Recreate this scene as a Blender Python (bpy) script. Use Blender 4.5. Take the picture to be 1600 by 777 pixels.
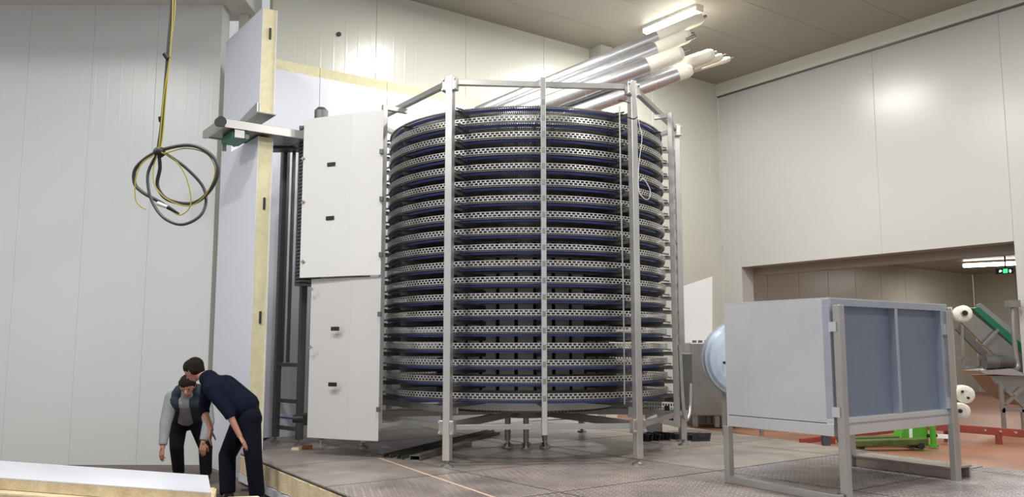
import bpy, bmesh, math, random
from mathutils import Vector, Matrix, Quaternion
for o in list(bpy.data.objects): bpy.data.objects.remove(o)
random.seed(7)
S = bpy.context.scene
COL = S.collection
V = Vector

# ---------------------------------------------------------------- camera
FPX, HZ, EYE = 1310.0, 543.0, 1.25            # focal length in pixels of a 1600x777 frame, horizon row, eye height
PITCH = math.atan2(HZ - 388.5, FPX)
cam_data = bpy.data.cameras.new('camera')
cam = bpy.data.objects.new('camera', cam_data); COL.objects.link(cam)
cam_data.sensor_width = 36; cam_data.lens = FPX*36/1600
cam_data.clip_start = .05; cam_data.clip_end = 200
cam.location = (0, 0, EYE); cam.rotation_euler = (math.pi/2 + PITCH, 0, 0)
S.camera = cam
# ---------------------------------------------------------------- world, exposure
w = bpy.data.worlds.new('world'); S.world = w; w.use_nodes = True
w.node_tree.nodes['Background'].inputs[0].default_value = (.97, .98, 1.0, 1)
w.node_tree.nodes['Background'].inputs[1].default_value = .54
S.view_settings.view_transform = 'Standard'; S.view_settings.look = 'None'
S.view_settings.gamma = 1; S.view_settings.use_curve_mapping = False
S.view_settings.exposure = 0.03
LAMP_W = 205.0        # watts of each ceiling fixture
LAMP_EMIT = 14.0

# ---------------------------------------------------------------- measuring helpers: where a sight line meets a plane of the place
Fw = V((0, math.cos(PITCH), math.sin(PITCH))); Up = V((0, -math.sin(PITCH), math.cos(PITCH))); Rt = V((1, 0, 0))
CP = V((0, 0, EYE))
def ray(u, v): return Fw*FPX + Rt*(u-800) + Up*(388.5-v)
def pz(u, v, z): r = ray(u, v); return CP + r*((z-EYE)/r.z)
def pd(u, v, d): r = ray(u, v); return CP + r*(d/r.y)
def pl(u, v, p0, n): r = ray(u, v); return CP + r*((p0-CP).dot(n)/r.dot(n))
A = V((-math.sin(math.radians(35.9)), math.cos(math.radians(35.9)), 0))    # along the right-hand wall, away
B = V((A.y, -A.x, 0))                                                      # along the back wall, to the right
Z = V((0, 0, 1))
CEIL = 6.95; LOW = -.35

# ---------------------------------------------------------------- materials
def mat(name, col, rough=.5, metal=0, noise=0, nscale=8, bump=0, bscale=60, spec=.5, col2=None, emit=None, estr=0, alpha=None, rib=None, stretch=None, coat=0):
    m = bpy.data.materials.new(name); m.use_nodes = True
    nt = m.node_tree; N = nt.nodes; Lk = nt.links; b = N['Principled BSDF']
    b.inputs['Base Color'].default_value = (*col, 1); b.inputs['Roughness'].default_value = rough
    b.inputs['Metallic'].default_value = metal; b.inputs['Specular IOR Level'].default_value = spec
    if coat: b.inputs['Coat Weight'].default_value = coat; b.inputs['Coat Roughness'].default_value = .12
    if emit: b.inputs['Emission Color'].default_value = (*emit, 1); b.inputs['Emission Strength'].default_value = estr
    if alpha: b.inputs['Alpha'].default_value = alpha
    geo = N.new('ShaderNodeNewGeometry'); pos = geo.outputs['Position']
    if stretch:
        mp = N.new('ShaderNodeMapping'); mp.inputs['Scale'].default_value = stretch
        Lk.new(pos, mp.inputs['Vector']); pos = mp.outputs[0]
    if noise:
        n = N.new('ShaderNodeTexNoise'); n.inputs['Scale'].default_value = nscale; n.inputs['Detail'].default_value = 6
        n.inputs['Roughness'].default_value = .6
        Lk.new(pos, n.inputs['Vector'])
        r = N.new('ShaderNodeValToRGB'); Lk.new(n.outputs[0], r.inputs[0])
        c2 = col2 or tuple(c*(1-noise) for c in col)
        r.color_ramp.elements[0].position = .32; r.color_ramp.elements[1].position = .68
        r.color_ramp.elements[0].color = (*c2, 1); r.color_ramp.elements[1].color = (*col, 1)
        Lk.new(r.outputs[0], b.inputs['Base Color'])
        mr = N.new('ShaderNodeMapRange'); Lk.new(n.outputs[0], mr.inputs[0])
        mr.inputs[3].default_value = max(0, rough-.08); mr.inputs[4].default_value = min(1, rough+.1)
        Lk.new(mr.outputs[0], b.inputs['Roughness'])
    if bump:
        n2 = N.new('ShaderNodeTexNoise'); n2.inputs['Scale'].default_value = bscale; n2.inputs['Detail'].default_value = 3
        Lk.new(pos, n2.inputs['Vector'])
        bp = N.new('ShaderNodeBump'); bp.inputs['Strength'].default_value = bump; bp.inputs['Distance'].default_value = .01
        Lk.new(n2.outputs[0], bp.inputs['Height']); Lk.new(bp.outputs[0], b.inputs['Normal'])
    if rib:                       # shallow rolled ribs running upwards across a sheet: (direction, pitch, depth)
        d, pitch, dep = rib
        dt = N.new('ShaderNodeVectorMath'); dt.operation = 'DOT_PRODUCT'; Lk.new(geo.outputs['Position'], dt.inputs[0])
        dt.inputs[1].default_value = d
        mm = N.new('ShaderNodeMath'); mm.operation = 'MULTIPLY'; mm.inputs[1].default_value = 2*math.pi/pitch; Lk.new(dt.outputs['Value'], mm.inputs[0])
        sn = N.new('ShaderNodeMath'); sn.operation = 'SINE'; Lk.new(mm.outputs[0], sn.inputs[0])
        pw = N.new('ShaderNodeMapRange'); pw.inputs[1].default_value = .82; pw.inputs[2].default_value = 1.0; Lk.new(sn.outputs[0], pw.inputs[0])
        bp = N.new('ShaderNodeBump'); bp.inputs['Strength'].default_value = .35; bp.inputs['Distance'].default_value = dep
        Lk.new(pw.outputs[0], bp.inputs['Height']); Lk.new(bp.outputs[0], b.inputs['Normal'])
    return m
M = {}
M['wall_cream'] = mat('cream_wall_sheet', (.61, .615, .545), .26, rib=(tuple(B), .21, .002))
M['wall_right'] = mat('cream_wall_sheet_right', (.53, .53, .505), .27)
M['wall_grey'] = mat('pale_grey_wall_sheet', (.70, .725, .725), .3, rib=((1, 0, 0), .19, .0015))
M['wall_far'] = mat('far_room_sheet', (.55, .53, .45), .35, noise=.04, nscale=.7)
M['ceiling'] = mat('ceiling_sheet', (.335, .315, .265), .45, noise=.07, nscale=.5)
M['trim'] = mat('trim_sheet', (.66, .66, .60), .4)
M['panel_white'] = mat('white_lacquered_panel', (.76, .79, .88), .3, rib=(tuple(A), .09, .0008))
M['panel_white_b'] = mat('white_lacquered_panel_back', (.78, .80, .88), .3, rib=(tuple(B), .11, .0012))
M['panel_plain'] = mat('white_lacquered_plain', (.74, .77, .84), .3)
M['foam'] = mat('yellow_foam', (.86, .80, .53), .9, noise=.12, nscale=14, bump=.4, bscale=90, spec=.1)
M['foam_old'] = mat('weathered_foam', (.80, .70, .48), .9, noise=1, nscale=7, col2=(.62, .50, .33), bump=.6, bscale=50, spec=.1)
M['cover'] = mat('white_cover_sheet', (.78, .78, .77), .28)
M['cover_low'] = mat('shaded_white_cover_sheet', (.64, .63, .625), .26)  # same white sheet, darkened in colour for the weaker light lower down
M['steel'] = mat('brushed_stainless', (.52, .51, .49), .36, metal=.85, noise=.08, nscale=5)
M['steel_dull'] = mat('dull_stainless', (.36, .35, .33), .44, metal=.8, noise=.12, nscale=6)
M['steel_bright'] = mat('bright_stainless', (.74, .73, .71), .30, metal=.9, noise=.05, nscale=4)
M['steel_dark'] = mat('dark_stainless', (.20, .20, .195), .45, metal=.8, noise=.15, nscale=6)
M['drum'] = mat('drum_sheet', (.62, .63, .60), .42, metal=.25, noise=.1, nscale=5)
M['rod'] = mat('belt_rod_steel', (.34, .33, .31), .28, metal=.9)
M['galv'] = mat('galvanised_sheet', (.68, .69, .70), .34, metal=.55, noise=1, nscale=1.3, col2=(.58, .60, .63))
M['galv_blue'] = mat('blue_filmed_sheet', (.20, .245, .33), .42, metal=.25, noise=.12, nscale=40, stretch=(1, 1, .05))
M['galv_rim'] = mat('galvanised_rim', (.42, .46, .54), .4, metal=.5, noise=.1, nscale=6)
M['blue'] = mat('blue_plastic', (.045, .065, .25), .35)
M['green'] = mat('green_plastic', (.01, .17, .09), .45)
M['lime'] = mat('lime_paint', (.08, .33, .02), .4)
M['lime_dirty'] = mat('dirty_lime_paint', (.09, .13, .02), .6, noise=.5, nscale=12)
M['black'] = mat('black_rubber', (.012, .012, .013), .5)
M['black_plastic'] = mat('black_plastic', (.02, .02, .022), .35)
M['dark'] = mat('dark_box', (.035, .035, .035), .5)
M['red'] = mat('red_oxide_paint', (.30, .055, .035), .5, noise=.3, nscale=10)
M['orange_floor'] = mat('orange_floor_coating', (.36, .135, .06), .38, noise=1, nscale=1.6, col2=(.22, .12, .08))
M['low_floor'] = mat('bare_floor', (.23, .18, .155), .6, noise=1, nscale=2.2, col2=(.11, .075, .06), bump=.2)
M['foil'] = mat('aluminium_cladding', (.62, .62, .64), .34, metal=.85, noise=.05, nscale=10, bump=.05, bscale=6)
M['insul'] = mat('white_pipe_insulation', (.85, .82, .70), .8, bump=.6, bscale=25)
M['yellow'] = mat('yellow_sheath', (.45, .38, .03), .5)
M['cable'] = mat('grey_cable_sheath', (.05, .05, .055), .5)
M['white'] = mat('white_plastic', (.8, .8, .8), .4)
M['light'] = mat('lamp_diffuser', (.95, .95, .93), .3, emit=(1, .98, .92), estr=LAMP_EMIT)
M['exit_green'] = mat('exit_sign_lit', (.02, .3, .1), .4, emit=(.05, .9, .3), estr=1.3)
M['exit_white'] = mat('exit_symbol_lit', (.8, .9, .85), .4, emit=(.8, 1, .9), estr=1.6)
M['brick'] = mat('brick_red', (.32, .09, .04), .8)
M['tape'] = mat('pale_marking_line', (.75, .52, .36), .5)
M['concrete'] = mat('wet_curb', (.42, .35, .30), .45, noise=.2, nscale=10)
M['skin'] = mat('skin', (.46, .22, .15), .5)
M['hair'] = mat('dark_hair', (.018, .013, .012), .6, bump=.6, bscale=200, spec=.1)
M['navy'] = mat('navy_jersey', (.006, .009, .024), .85, noise=.3, nscale=9, bump=.3, bscale=30, spec=.15)
M['navy_trouser'] = mat('navy_trouser_cloth', (.005, .007, .016), .85, noise=.3, nscale=9, bump=.3, bscale=24, spec=.15)
M['greyshirt'] = mat('light_grey_jersey', (.33, .34, .36), .85, noise=.15, nscale=12, bump=.3, bscale=30)
M['vest'] = mat('dark_blue_grey_vest', (.045, .06, .085), .7, noise=.3, nscale=14, bump=.4, bscale=30, spec=.15)
M['dark_trouser'] = mat('charcoal_trouser_cloth', (.012, .012, .013), .85, noise=.3, nscale=9, bump=.3, bscale=24, spec=.15)
M['boot'] = mat('dark_boot', (.02, .017, .015), .5)
M['eye'] = mat('eye', (.05, .03, .03), .2)

def plate_mat(name, col, col2, diamonds, rough):
    m = mat(name, col, rough, metal=.25, noise=1, nscale=2.4, col2=col2)
    nt = m.node_tree; N = nt.nodes; Lk = nt.links; b = N['Principled BSDF']
    geo = N.new('ShaderNodeNewGeometry')
    def wave(d, pitch):
        dt = N.new('ShaderNodeVectorMath'); dt.operation = 'DOT_PRODUCT'; Lk.new(geo.outputs['Position'], dt.inputs[0]); dt.inputs[1].default_value = d
        mm = N.new('ShaderNodeMath'); mm.operation = 'MULTIPLY'; mm.inputs[1].default_value = 2*math.pi/pitch; Lk.new(dt.outputs['Value'], mm.inputs[0])
        sn = N.new('ShaderNodeMath'); sn.operation = 'SINE'; Lk.new(mm.outputs[0], sn.inputs[0]); return sn
    if diamonds:
        a = wave((.94, -.34, 0), .085); c = wave((.34, .94, 0), .13)
        mx = N.new('ShaderNodeMath'); mx.operation = 'MULTIPLY'; Lk.new(a.outputs[0], mx.inputs[0]); Lk.new(c.outputs[0], mx.inputs[1])
        rr = N.new('ShaderNodeMapRange'); rr.inputs[1].default_value = .25; rr.inputs[2].default_value = .6; Lk.new(mx.outputs[0], rr.inputs[0])
        bp = N.new('ShaderNodeBump'); bp.inputs['Strength'].default_value = 1; bp.inputs['Distance'].default_value = .02
        Lk.new(rr.outputs[0], bp.inputs['Height']); Lk.new(bp.outputs[0], b.inputs['Normal'])
        mc = N.new('ShaderNodeMix'); mc.data_type = 'RGBA'; src = b.inputs['Base Color'].links[0].from_socket
        wn = N.new('ShaderNodeTexNoise'); wn.inputs['Scale'].default_value = 1.1; Lk.new(geo.outputs['Position'], wn.inputs['Vector'])
        wr = N.new('ShaderNodeMapRange'); wr.inputs[1].default_value = .38; wr.inputs[2].default_value = .62; Lk.new(wn.outputs[0], wr.inputs[0])
        wm = N.new('ShaderNodeMath'); wm.operation = 'MULTIPLY'; Lk.new(rr.outputs[0], wm.inputs[0]); Lk.new(wr.outputs[0], wm.inputs[1])
        Lk.new(wm.outputs[0], mc.inputs['Factor']); Lk.new(src, mc.inputs[6]); mc.inputs[7].default_value = (*[min(1, x*1.45) for x in col], 1)   # treads worn bright, their glints painted into the colour
        Lk.new(mc.outputs[2], b.inputs['Base Color'])
    return m
M['plate'] = plate_mat('brown_grey_tread_plate', (.42, .36, .33), (.25, .21, .195), True, .36)
M['plate_wet'] = plate_mat('wet_grey_tread_plate', (.40, .365, .36), (.25, .225, .22), True, .24)
M['plate_plain'] = plate_mat('dusty_plain_plate', (.43, .38, .34), (.28, .24, .215), False, .38)

# ---------------------------------------------------------------- mesh helpers
class MB:
    def __init__(s): s.v = []; s.f = []; s.sm = []
    def add(s, vs, fs, smooth=False):
        n = len(s.v); s.v += [V(p) for p in vs]; s.f += [tuple(i+n for i in f) for f in fs]; s.sm += [smooth]*len(fs); return s
    def obox(s, c, ex, ey, ez):            # centre and three half-extent vectors
        c = V(c); vs = [c+ex*a+ey*b+ez*d for d in (-1, 1) for b in (-1, 1) for a in (-1, 1)]
        return s.add(vs, [(0, 2, 3, 1), (4, 5, 7, 6), (0, 1, 5, 4), (2, 6, 7, 3), (0, 4, 6, 2), (1, 3, 7, 5)])
    def box(s, x0, y0, z0, x1, y1, z1):
        return s.obox(((x0+x1)/2, (y0+y1)/2, (z0+z1)/2), V(((x1-x0)/2, 0, 0)), V((0, (y1-y0)/2, 0)), V((0, 0, (z1-z0)/2)))
    def bar(s, p, q, w, h, up=Z):          # square bar from p to q: w across, h along up
        p = V(p); q = V(q); d = (q-p).normalized(); up = V(up)
        if abs(d.dot(up)) > .99: up = V((1, 0, 0))
        sd = d.cross(up).normalized(); u2 = sd.cross(d)
        return s.obox((p+q)/2, d*((q-p).length/2), sd*(w/2), u2*(h/2))
    def slab(s, p, q, depth, z0, z1):      # upright sheet from p to q (plan), thickness vector depth
        p = V((p[0], p[1], 0)); q = V((q[0], q[1], 0)); d = V(depth)
        vs = [p+Z*z0, q+Z*z0, q+d+Z*z0, p+d+Z*z0, p+Z*z1, q+Z*z1, q+d+Z*z1, p+d+Z*z1]
        return s.add(vs, [(0, 3, 2, 1), (4, 5, 6, 7), (0, 1, 5, 4), (1, 2, 6, 5), (2, 3, 7, 6), (3, 0, 4, 7)])
    def prism(s, pts, z0, z1):
        n = len(pts); vs = [V((p[0], p[1], z0)) for p in pts]+[V((p[0], p[1], z1)) for p in pts]
        return s.add(vs, [tuple(range(n))[::-1], tuple(range(n, 2*n))]+[(i, (i+1) % n, (i+1) % n+n, i+n) for i in range(n)])
    def extr(s, pts, d):                   # any planar outline pushed by d
        n = len(pts); d = V(d); vs = [V(p) for p in pts]+[V(p)+d for p in pts]
        return s.add(vs, [tuple(range(n))[::-1], tuple(range(n, 2*n))]+[(i, (i+1) % n, (i+1) % n+n, i+n) for i in range(n)])
    def cyl(s, p, q, r1, r2=None, n=16, caps=True, smooth=True):
        p = V(p); q = V(q); r2 = r1 if r2 is None else r2; d = (q-p).normalized()
        a = d.orthogonal().normalized(); b = d.cross(a)
        vs = [c+(a*math.cos(t)+b*math.sin(t))*r for c, r in ((p, r1), (q, r2)) for t in [2*math.pi*i/n for i in range(n)]]
        s.add(vs, [(i, (i+1) % n, (i+1) % n+n, i+n) for i in range(n)], smooth)
        if caps: s.add(vs, [tuple(range(n))[::-1], tuple(range(n, 2*n))])
        return s
    def ball(s, c, r, n=12, sc=(1, 1, 1)):
        c = V(c); vs = []; fs = []
        for j in range(n//2+1):
            for i in range(n):
                th = math.pi*j/(n//2); ph = 2*math.pi*i/n
                vs.append(c+V((r*sc[0]*math.sin(th)*math.cos(ph), r*sc[1]*math.sin(th)*math.sin(ph), r*sc[2]*math.cos(th))))
        for j in range(n//2):
            for i in range(n):
                fs.append((j*n+i, (j+1)*n+i, (j+1)*n+(i+1) % n, j*n+(i+1) % n))
        return s.add(vs, fs, True)
    def tube(s, pts, r, n=8, res=6):       # smooth tube through points (Catmull-Rom)
        P = [V(p) for p in pts]; out = []
        Q = [P[0]*2-P[1]]+P+[P[-1]*2-P[-2]]
        for i in range(1, len(Q)-2):
            for k in range(res):
                t = k/res; a, b, c, d = Q[i-1], Q[i], Q[i+1], Q[i+2]
                out.append(.5*((2*b)+(c-a)*t+(2*a-5*b+4*c-d)*t*t+(-a+3*b-3*c+d)*t**3))
        out.append(P[-1])
        vs = []; nrm = None
        for i, p in enumerate(out):
            d = (out[min(i+1, len(out)-1)]-out[max(i-1, 0)]).normalized()
            nrm = d.orthogonal().normalized() if nrm is None else (nrm-d*nrm.dot(d)).normalized()
            b = d.cross(nrm)
            vs += [p+(nrm*math.cos(2*math.pi*j/n)+b*math.sin(2*math.pi*j/n))*r for j in range(n)]
        fs = [(i*n+j, i*n+(j+1) % n, (i+1)*n+(j+1) % n, (i+1)*n+j) for i in range(len(out)-1) for j in range(n)]
        s.add(vs, fs, True); m = len(out)
        return s.add(vs, [tuple(range(n))[::-1], tuple(range((m-1)*n, m*n))])
    def ring(s, c, r0, r1, z0, z1, n=96):  # flat ring with a rectangular section
        c = V(c); vs = []
        for i in range(n):
            t = 2*math.pi*i/n; e = V((math.cos(t), math.sin(t), 0))
            vs += [c+e*r0+Z*z0, c+e*r1+Z*z0, c+e*r1+Z*z1, c+e*r0+Z*z1]
        fs = []
        for i in range(n):
            a = i*4; b = ((i+1) % n)*4
            fs += [(a+k, a+(k+1) % 4, b+(k+1) % 4, b+k) for k in range(4)]
        return s.add(vs, fs, False)
    def mesh(s, name, m, off=V((0, 0, 0))):
        me = bpy.data.meshes.new(name)
        me.from_pydata([p-off for p in s.v], [], s.f); me.polygons.foreach_set('use_smooth', s.sm)
        bm = bmesh.new(); bm.from_mesh(me); bmesh.ops.recalc_face_normals(bm, faces=bm.faces); bm.to_mesh(me); bm.free()
        me.materials.append(m); me.update(); return me
WO = {}
def place(o, parent, origin):
    COL.objects.link(o)
    if parent is not None:
        o.parent = parent; o.location = origin-WO[parent.name]
    else: o.location = origin
    WO[o.name] = origin
    return o
def build(mb, name, m, parent=None, origin=None, bevel=0, kind=None):
    m = M[m] if isinstance(m, str) else m
    origin = V(origin) if origin is not None else (WO[parent.name].copy() if parent is not None else V((0, 0, 0)))
    o = bpy.data.objects.new(name, mb.mesh(name, m, origin))
    if bevel:
        b = o.modifiers.new('bevel', 'BEVEL'); b.width = bevel; b.segments = 2; b.limit_method = 'ANGLE'
    if kind: o['kind'] = kind
    return place(o, parent, origin)
def thing(name, label, cat, loc, group=None):
    o = bpy.data.objects.new(name, None); o.empty_display_size = .1
    o['label'] = label; o['category'] = cat
    if group: o['group'] = group
    return place(o, None, V(loc))
def tag(o, label, cat, group=None):
    o['label'] = label; o['category'] = cat
    if group: o['group'] = group
    return o
def dup(o, delta, parent=None):
    c = o.copy(); COL.objects.link(c)
    if parent is not None: c.parent = parent; c.location = o.location.copy()
    else: c.location = o.location+V(delta)
    WO[c.name] = WO[o.name]+V(delta)
    for ch in list(o.children): dup(ch, delta, c)
    return c
def part(p, name, label): p['label'] = label; return p

# ================================================================= THE SETTING
def wall(name, p0, d, L, z0, z1, nrm, m, pw=1.15, thick=.12, openings=(), gap=.006):
    """panel wall: backing sheet plus one board per panel; nrm points into the room"""
    p0 = V((p0[0], p0[1], 0)); bk = MB()
    segs = [(0, L, z0, z1)]
    for (a, b, za, zb) in openings:
        segs = [(0, a, z0, z1), (b, L, z0, z1), (a, b, zb, z1)]+([(a, b, z0, za)] if za > z0+.01 else [])
    for (a, b, za, zb) in segs:
        if b-a > .02: bk.slab(p0+d*a-nrm*.02, p0+d*b-nrm*.02, -nrm*(thick-.02), za, zb)
    root = build(bk, name, m, origin=p0+Z*z0); root['kind'] = 'structure'
    i = 0
    for (a, b, za, zb) in segs:
        x = a
        while x < b-.02:
            e = min((math.floor(x/pw+1e-6)+1)*pw, b)
            mb = MB(); g = gap/2
            P = p0+d*(x+g); Q = p0+d*(e-g); c = .004
            o8 = [P+d*c, Q-d*c, Q-nrm*c, Q-nrm*.022, P-nrm*.022, P-nrm*c]      # arrised edges in plan
            mb.extr([q+Z*za for q in o8], Z*(zb-za))
            build(mb, 'panel', m, root)
            x = e
    return root
# ceiling: strips running along B
cr = pz(1121, 132.8, CEIL)                     # corner of back and right wall, at the ceiling
c0 = V((cr.x, cr.y, 0))
bk = MB(); bk.extr([c0+A*.3-B*16+Z*(CEIL+.02), c0+A*.3+B*.3+Z*(CEIL+.02), c0-A*21+B*.3+Z*(CEIL+.02), c0-A*21-B*16+Z*(CEIL+.02)], Z*.1)
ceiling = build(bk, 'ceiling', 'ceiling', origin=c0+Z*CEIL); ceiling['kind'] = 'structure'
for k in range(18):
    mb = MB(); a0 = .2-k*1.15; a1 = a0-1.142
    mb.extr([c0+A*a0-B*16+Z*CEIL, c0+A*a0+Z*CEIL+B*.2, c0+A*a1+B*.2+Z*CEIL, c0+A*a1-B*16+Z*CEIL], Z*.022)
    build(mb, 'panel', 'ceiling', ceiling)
# right wall with the opening
def along(u, v): return -((pl(u, v, cr, B)-cr).dot(A))
oL = along(1158.7, 417); oR = along(1584, 377); OT = 2.91
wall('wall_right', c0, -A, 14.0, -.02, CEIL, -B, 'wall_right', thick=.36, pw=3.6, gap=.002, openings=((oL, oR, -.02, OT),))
mb = MB(); mb.slab(c0-A*.0-B*.06, c0-A*14-B*.06, B*.058, CEIL-.27, CEIL)
t = build(mb, 'trim_1', 'trim', origin=c0+Z*6.7, bevel=.006); t['kind'] = 'structure'
mb = MB(); mb.slab(c0-B*.03, c0-A*14-B*.03, B*.028, CEIL-.30, CEIL-.268)
t = build(mb, 'trim_shadow', 'steel_dark', origin=c0+Z*6.65); t['kind'] = 'structure'  # dark strip drawn in for the shadow gap below the trim
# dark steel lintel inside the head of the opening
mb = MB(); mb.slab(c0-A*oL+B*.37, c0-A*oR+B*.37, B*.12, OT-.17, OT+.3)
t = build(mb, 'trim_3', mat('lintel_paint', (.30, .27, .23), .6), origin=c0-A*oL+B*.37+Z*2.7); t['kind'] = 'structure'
# back wall (ceiling-high), behind the cold cell
bw = pz(639.5, 0, CEIL); s_l = (bw-c0).dot(A)                     # nearly in line with the corner
b0 = c0+A*((V((bw.x, bw.y, 0))-c0).dot(A)); st = (V(pz(919, 78, CEIL))-c0).dot(B)
off = (V((bw.x, bw.y, 0))-c0).dot(A)
sB = (V((-3.55, 11.93, 0))-c0).dot(B)
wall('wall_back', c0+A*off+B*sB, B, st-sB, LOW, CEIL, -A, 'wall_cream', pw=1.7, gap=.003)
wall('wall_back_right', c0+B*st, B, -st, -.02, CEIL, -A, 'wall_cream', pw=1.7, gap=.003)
mb = MB(); mb.slab(c0+B*st+A*.0, c0+B*(st+.28), A*(-.36), -.02, CEIL)
t = build(mb, 'trim_4', 'wall_cream', origin=c0+B*st); t['kind'] = 'structure'
# frontal grey wall on the left, with a soffit over it
GY = 11.75; WT = pd(150, 8, GY).z; gx = pd(347.5, 40, GY).x
wall('wall_left', (gx, GY), V((-1, 0, 0)), 8.2, LOW, WT, V((0, -1, 0)), 'wall_grey', pw=.93, thick=.3, gap=.0015)
mb = MB(); mb.box(-12, 8.2, WT, gx+.38, GY+.6, WT+.35)
t = build(mb, 'ceiling_left', 'trim', origin=(-6, 10, 6.0)); t['kind'] = 'structure'
mb = MB(); mb.box(gx+.12, GY+.34, LOW, gx+.26, GY+.48, WT)
t = build(mb, 'trim_5', 'trim', origin=(gx+.2, GY+.4, LOW), bevel=.005); t['kind'] = 'structure'

# floors
P1 = V((404, 719)); e0 = pz(404, 719, 0); e1 = pz(547, 776, 0); ed = (e1-e0).normalized()
g0 = pz(1152, 678, 0); g1 = pz(1600, 737, 0); gd = (g1-g0).normalized()
mb = MB(); mb.box(-14, -3, LOW-.1, 22, 26, LOW)
fl = build(mb, 'floor', 'low_floor', origin=(0, 8, LOW)); fl['kind'] = 'structure'
# raised floor of plates
pa = V((-3.02, 10.3, 0)); back = pz(423, 684, 0)
Lfront = e0+ed*7.2; Lback = pl(404, 700, e0, V((-ed.y, ed.x, 0)))
outl = [e0-ed*.75, e0+ed*7.0, g1+gd*6.0, g0-gd*3.2, back+B*4.2, back]
outl = [V((p.x, p.y, 0)) for p in outl]
mb = MB(); mb.prism([(p.x, p.y) for p in outl], -.03, -.012)
dk = build(mb, 'floor_platform', 'dark', origin=(0, 9, 0)); dk['kind'] = 'structure'
# plates clipped to the outline, laid square to the seam seen in the photograph
sa = pz(1120, 736, 0); sb = pz(1241.7, 719.4, 0); sd = (sb-sa).normalized(); sn = V((-sd.y, sd.x, 0))
seam2 = abs((pz(1286, 761.7, 0)-sa).dot(sn))
def clip(poly, p, n):
    out = []
    for i in range(len(poly)):
        a, b = poly[i], poly[(i+1) % len(poly)]; da, db = (a-p).dot(n), (b-p).dot(n)
        if da >= 0: out.append(a)
        if (da >= 0) != (db >= 0): out.append(a+(b-a)*(da/(da-db)))
    return out
ocx = sum((p for p in outl), V((0, 0, 0)))/len(outl)
PW, PH = 2.1, 1.5
for i in range(-8, 9):
    for j in range(-8, 8):
        o = sa+sn*(j*PH)+sd*(i*PW)
        g = .014; poly = [o+sd*g+sn*g, o+sd*(PW-g)+sn*g, o+sd*(PW-g)+sn*(PH-g), o+sd*g+sn*(PH-g)]
        for k in range(len(outl)):
            a, b = outl[k], outl[(k+1) % len(outl)]; n = V((-(b-a).y, (b-a).x, 0)).normalized()
            if (ocx-a).dot(n) < 0: n = -n
            poly = clip(poly, a, n)
            if len(poly) < 3: break
        if len(poly) < 3: continue
        c = sum(poly, V((0, 0, 0)))/len(poly)
        u = 800+1319*c.x/max(c.y, 1)
        mm = 'plate_plain' if (u < 600 or c.y > 9.8) else ('plate_wet' if u > 1230 else 'plate')
        mb = MB(); mb.prism([(p.x, p.y) for p in poly], -.012, 0)
        build(mb, 'floor_plate', mm, dk)
# the platform's body: foam slab with a white lower skin, exposed on its left edge
nl = V((-ed.y, ed.x, 0)); nl = nl if nl.x < 0 else -nl              # outwards (left)
q0 = e0-ed*.75; q1 = e0+ed*7
mb = MB(); n = 60; lip = []
for i in range(n+1):
    p = q0+(q1-q0)*(i/n); lip.append(p+nl*random.uniform(.0, .035))
pts = [(p.x, p.y) for p in lip]+[((q1-nl*1.2).x, (q1-nl*1.2).y), ((q0-nl*.3).x, (q0-nl*.3).y)]
mb.prism(pts, -.225, -.03)
fo = build(mb, 'trim_6', 'foam_old', origin=(e0.x, e0.y, -.2)); fo['kind'] = 'structure'
mb = MB(); mb.prism([((q0+nl*.02).x, (q0+nl*.02).y), ((q1+nl*.02).x, (q1+nl*.02).y), ((q1-nl*1.2).x, (q1-nl*1.2).y), ((q0-nl*.3).x, (q0-nl*.3).y)], LOW+.03, -.235)
fo = build(mb, 'trim_7', 'panel_plain', origin=(e0.x, e0.y, -.3)); fo['kind'] = 'structure'
# filling of the platform out of sight, then the orange coated floor beyond it
gn = V((gd.y, -gd.x, 0)); gn = gn if gn.x > 0 else -gn
mb = MB(); o1 = g0-gd*6+gn*.0; o2 = g1+gd*6.5
mb.prism([(o1.x, o1.y), (o2.x, o2.y), (o2.x+16, o2.y+4), (o1.x+16, o1.y+12), (o1.x-6, o1.y+2)], LOW+.01, -.022)
of = build(mb, 'floor_orange', 'orange_floor', origin=(8, 12, -.02)); of['kind'] = 'structure'
# pale line on the plates
la = pz(592, 716, 0); lb = pz(770, 777, 0); ld = (lb-la).normalized()
mb = MB(); sdv = V((-ld.y, ld.x, 0))*.013
mb.extr([la-sdv+Z*.0006, lb+ld*1.5-sdv+Z*.0006, lb+ld*1.5+sdv+Z*.0006, la+sdv+Z*.0006], Z*.0015)
tag(build(mb, 'marking_line', 'tape', origin=la), 'thin pale orange straight line marked across the metal floor in front of the spiral', 'line')

# far room beyond the opening
FC = 3.35; fc = pz(1519.5, 429, FC); fcv = V((fc.x, fc.y, 0))
fw = (fcv-c0).dot(B)-.37
wall('wall_far_back', fcv-B*fw, B, fw, -.02, FC, -A, 'wall_far', pw=1.15, gap=.01)
wall('wall_far_right', fcv, -A, 9, -.02, FC, -B, 'wall_far', pw=1.15)
mb = MB(); a = c0+B*.49
mb.extr([a+A*.6+Z*FC, fcv+A*.3+B*.2+Z*FC, fcv-A*10+B*.2+Z*FC, c0-A*9+B*.49+Z*FC], Z*.12)
t = build(mb, 'ceiling_far', 'ceiling', origin=fcv+Z*FC); t['kind'] = 'structure'

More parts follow.
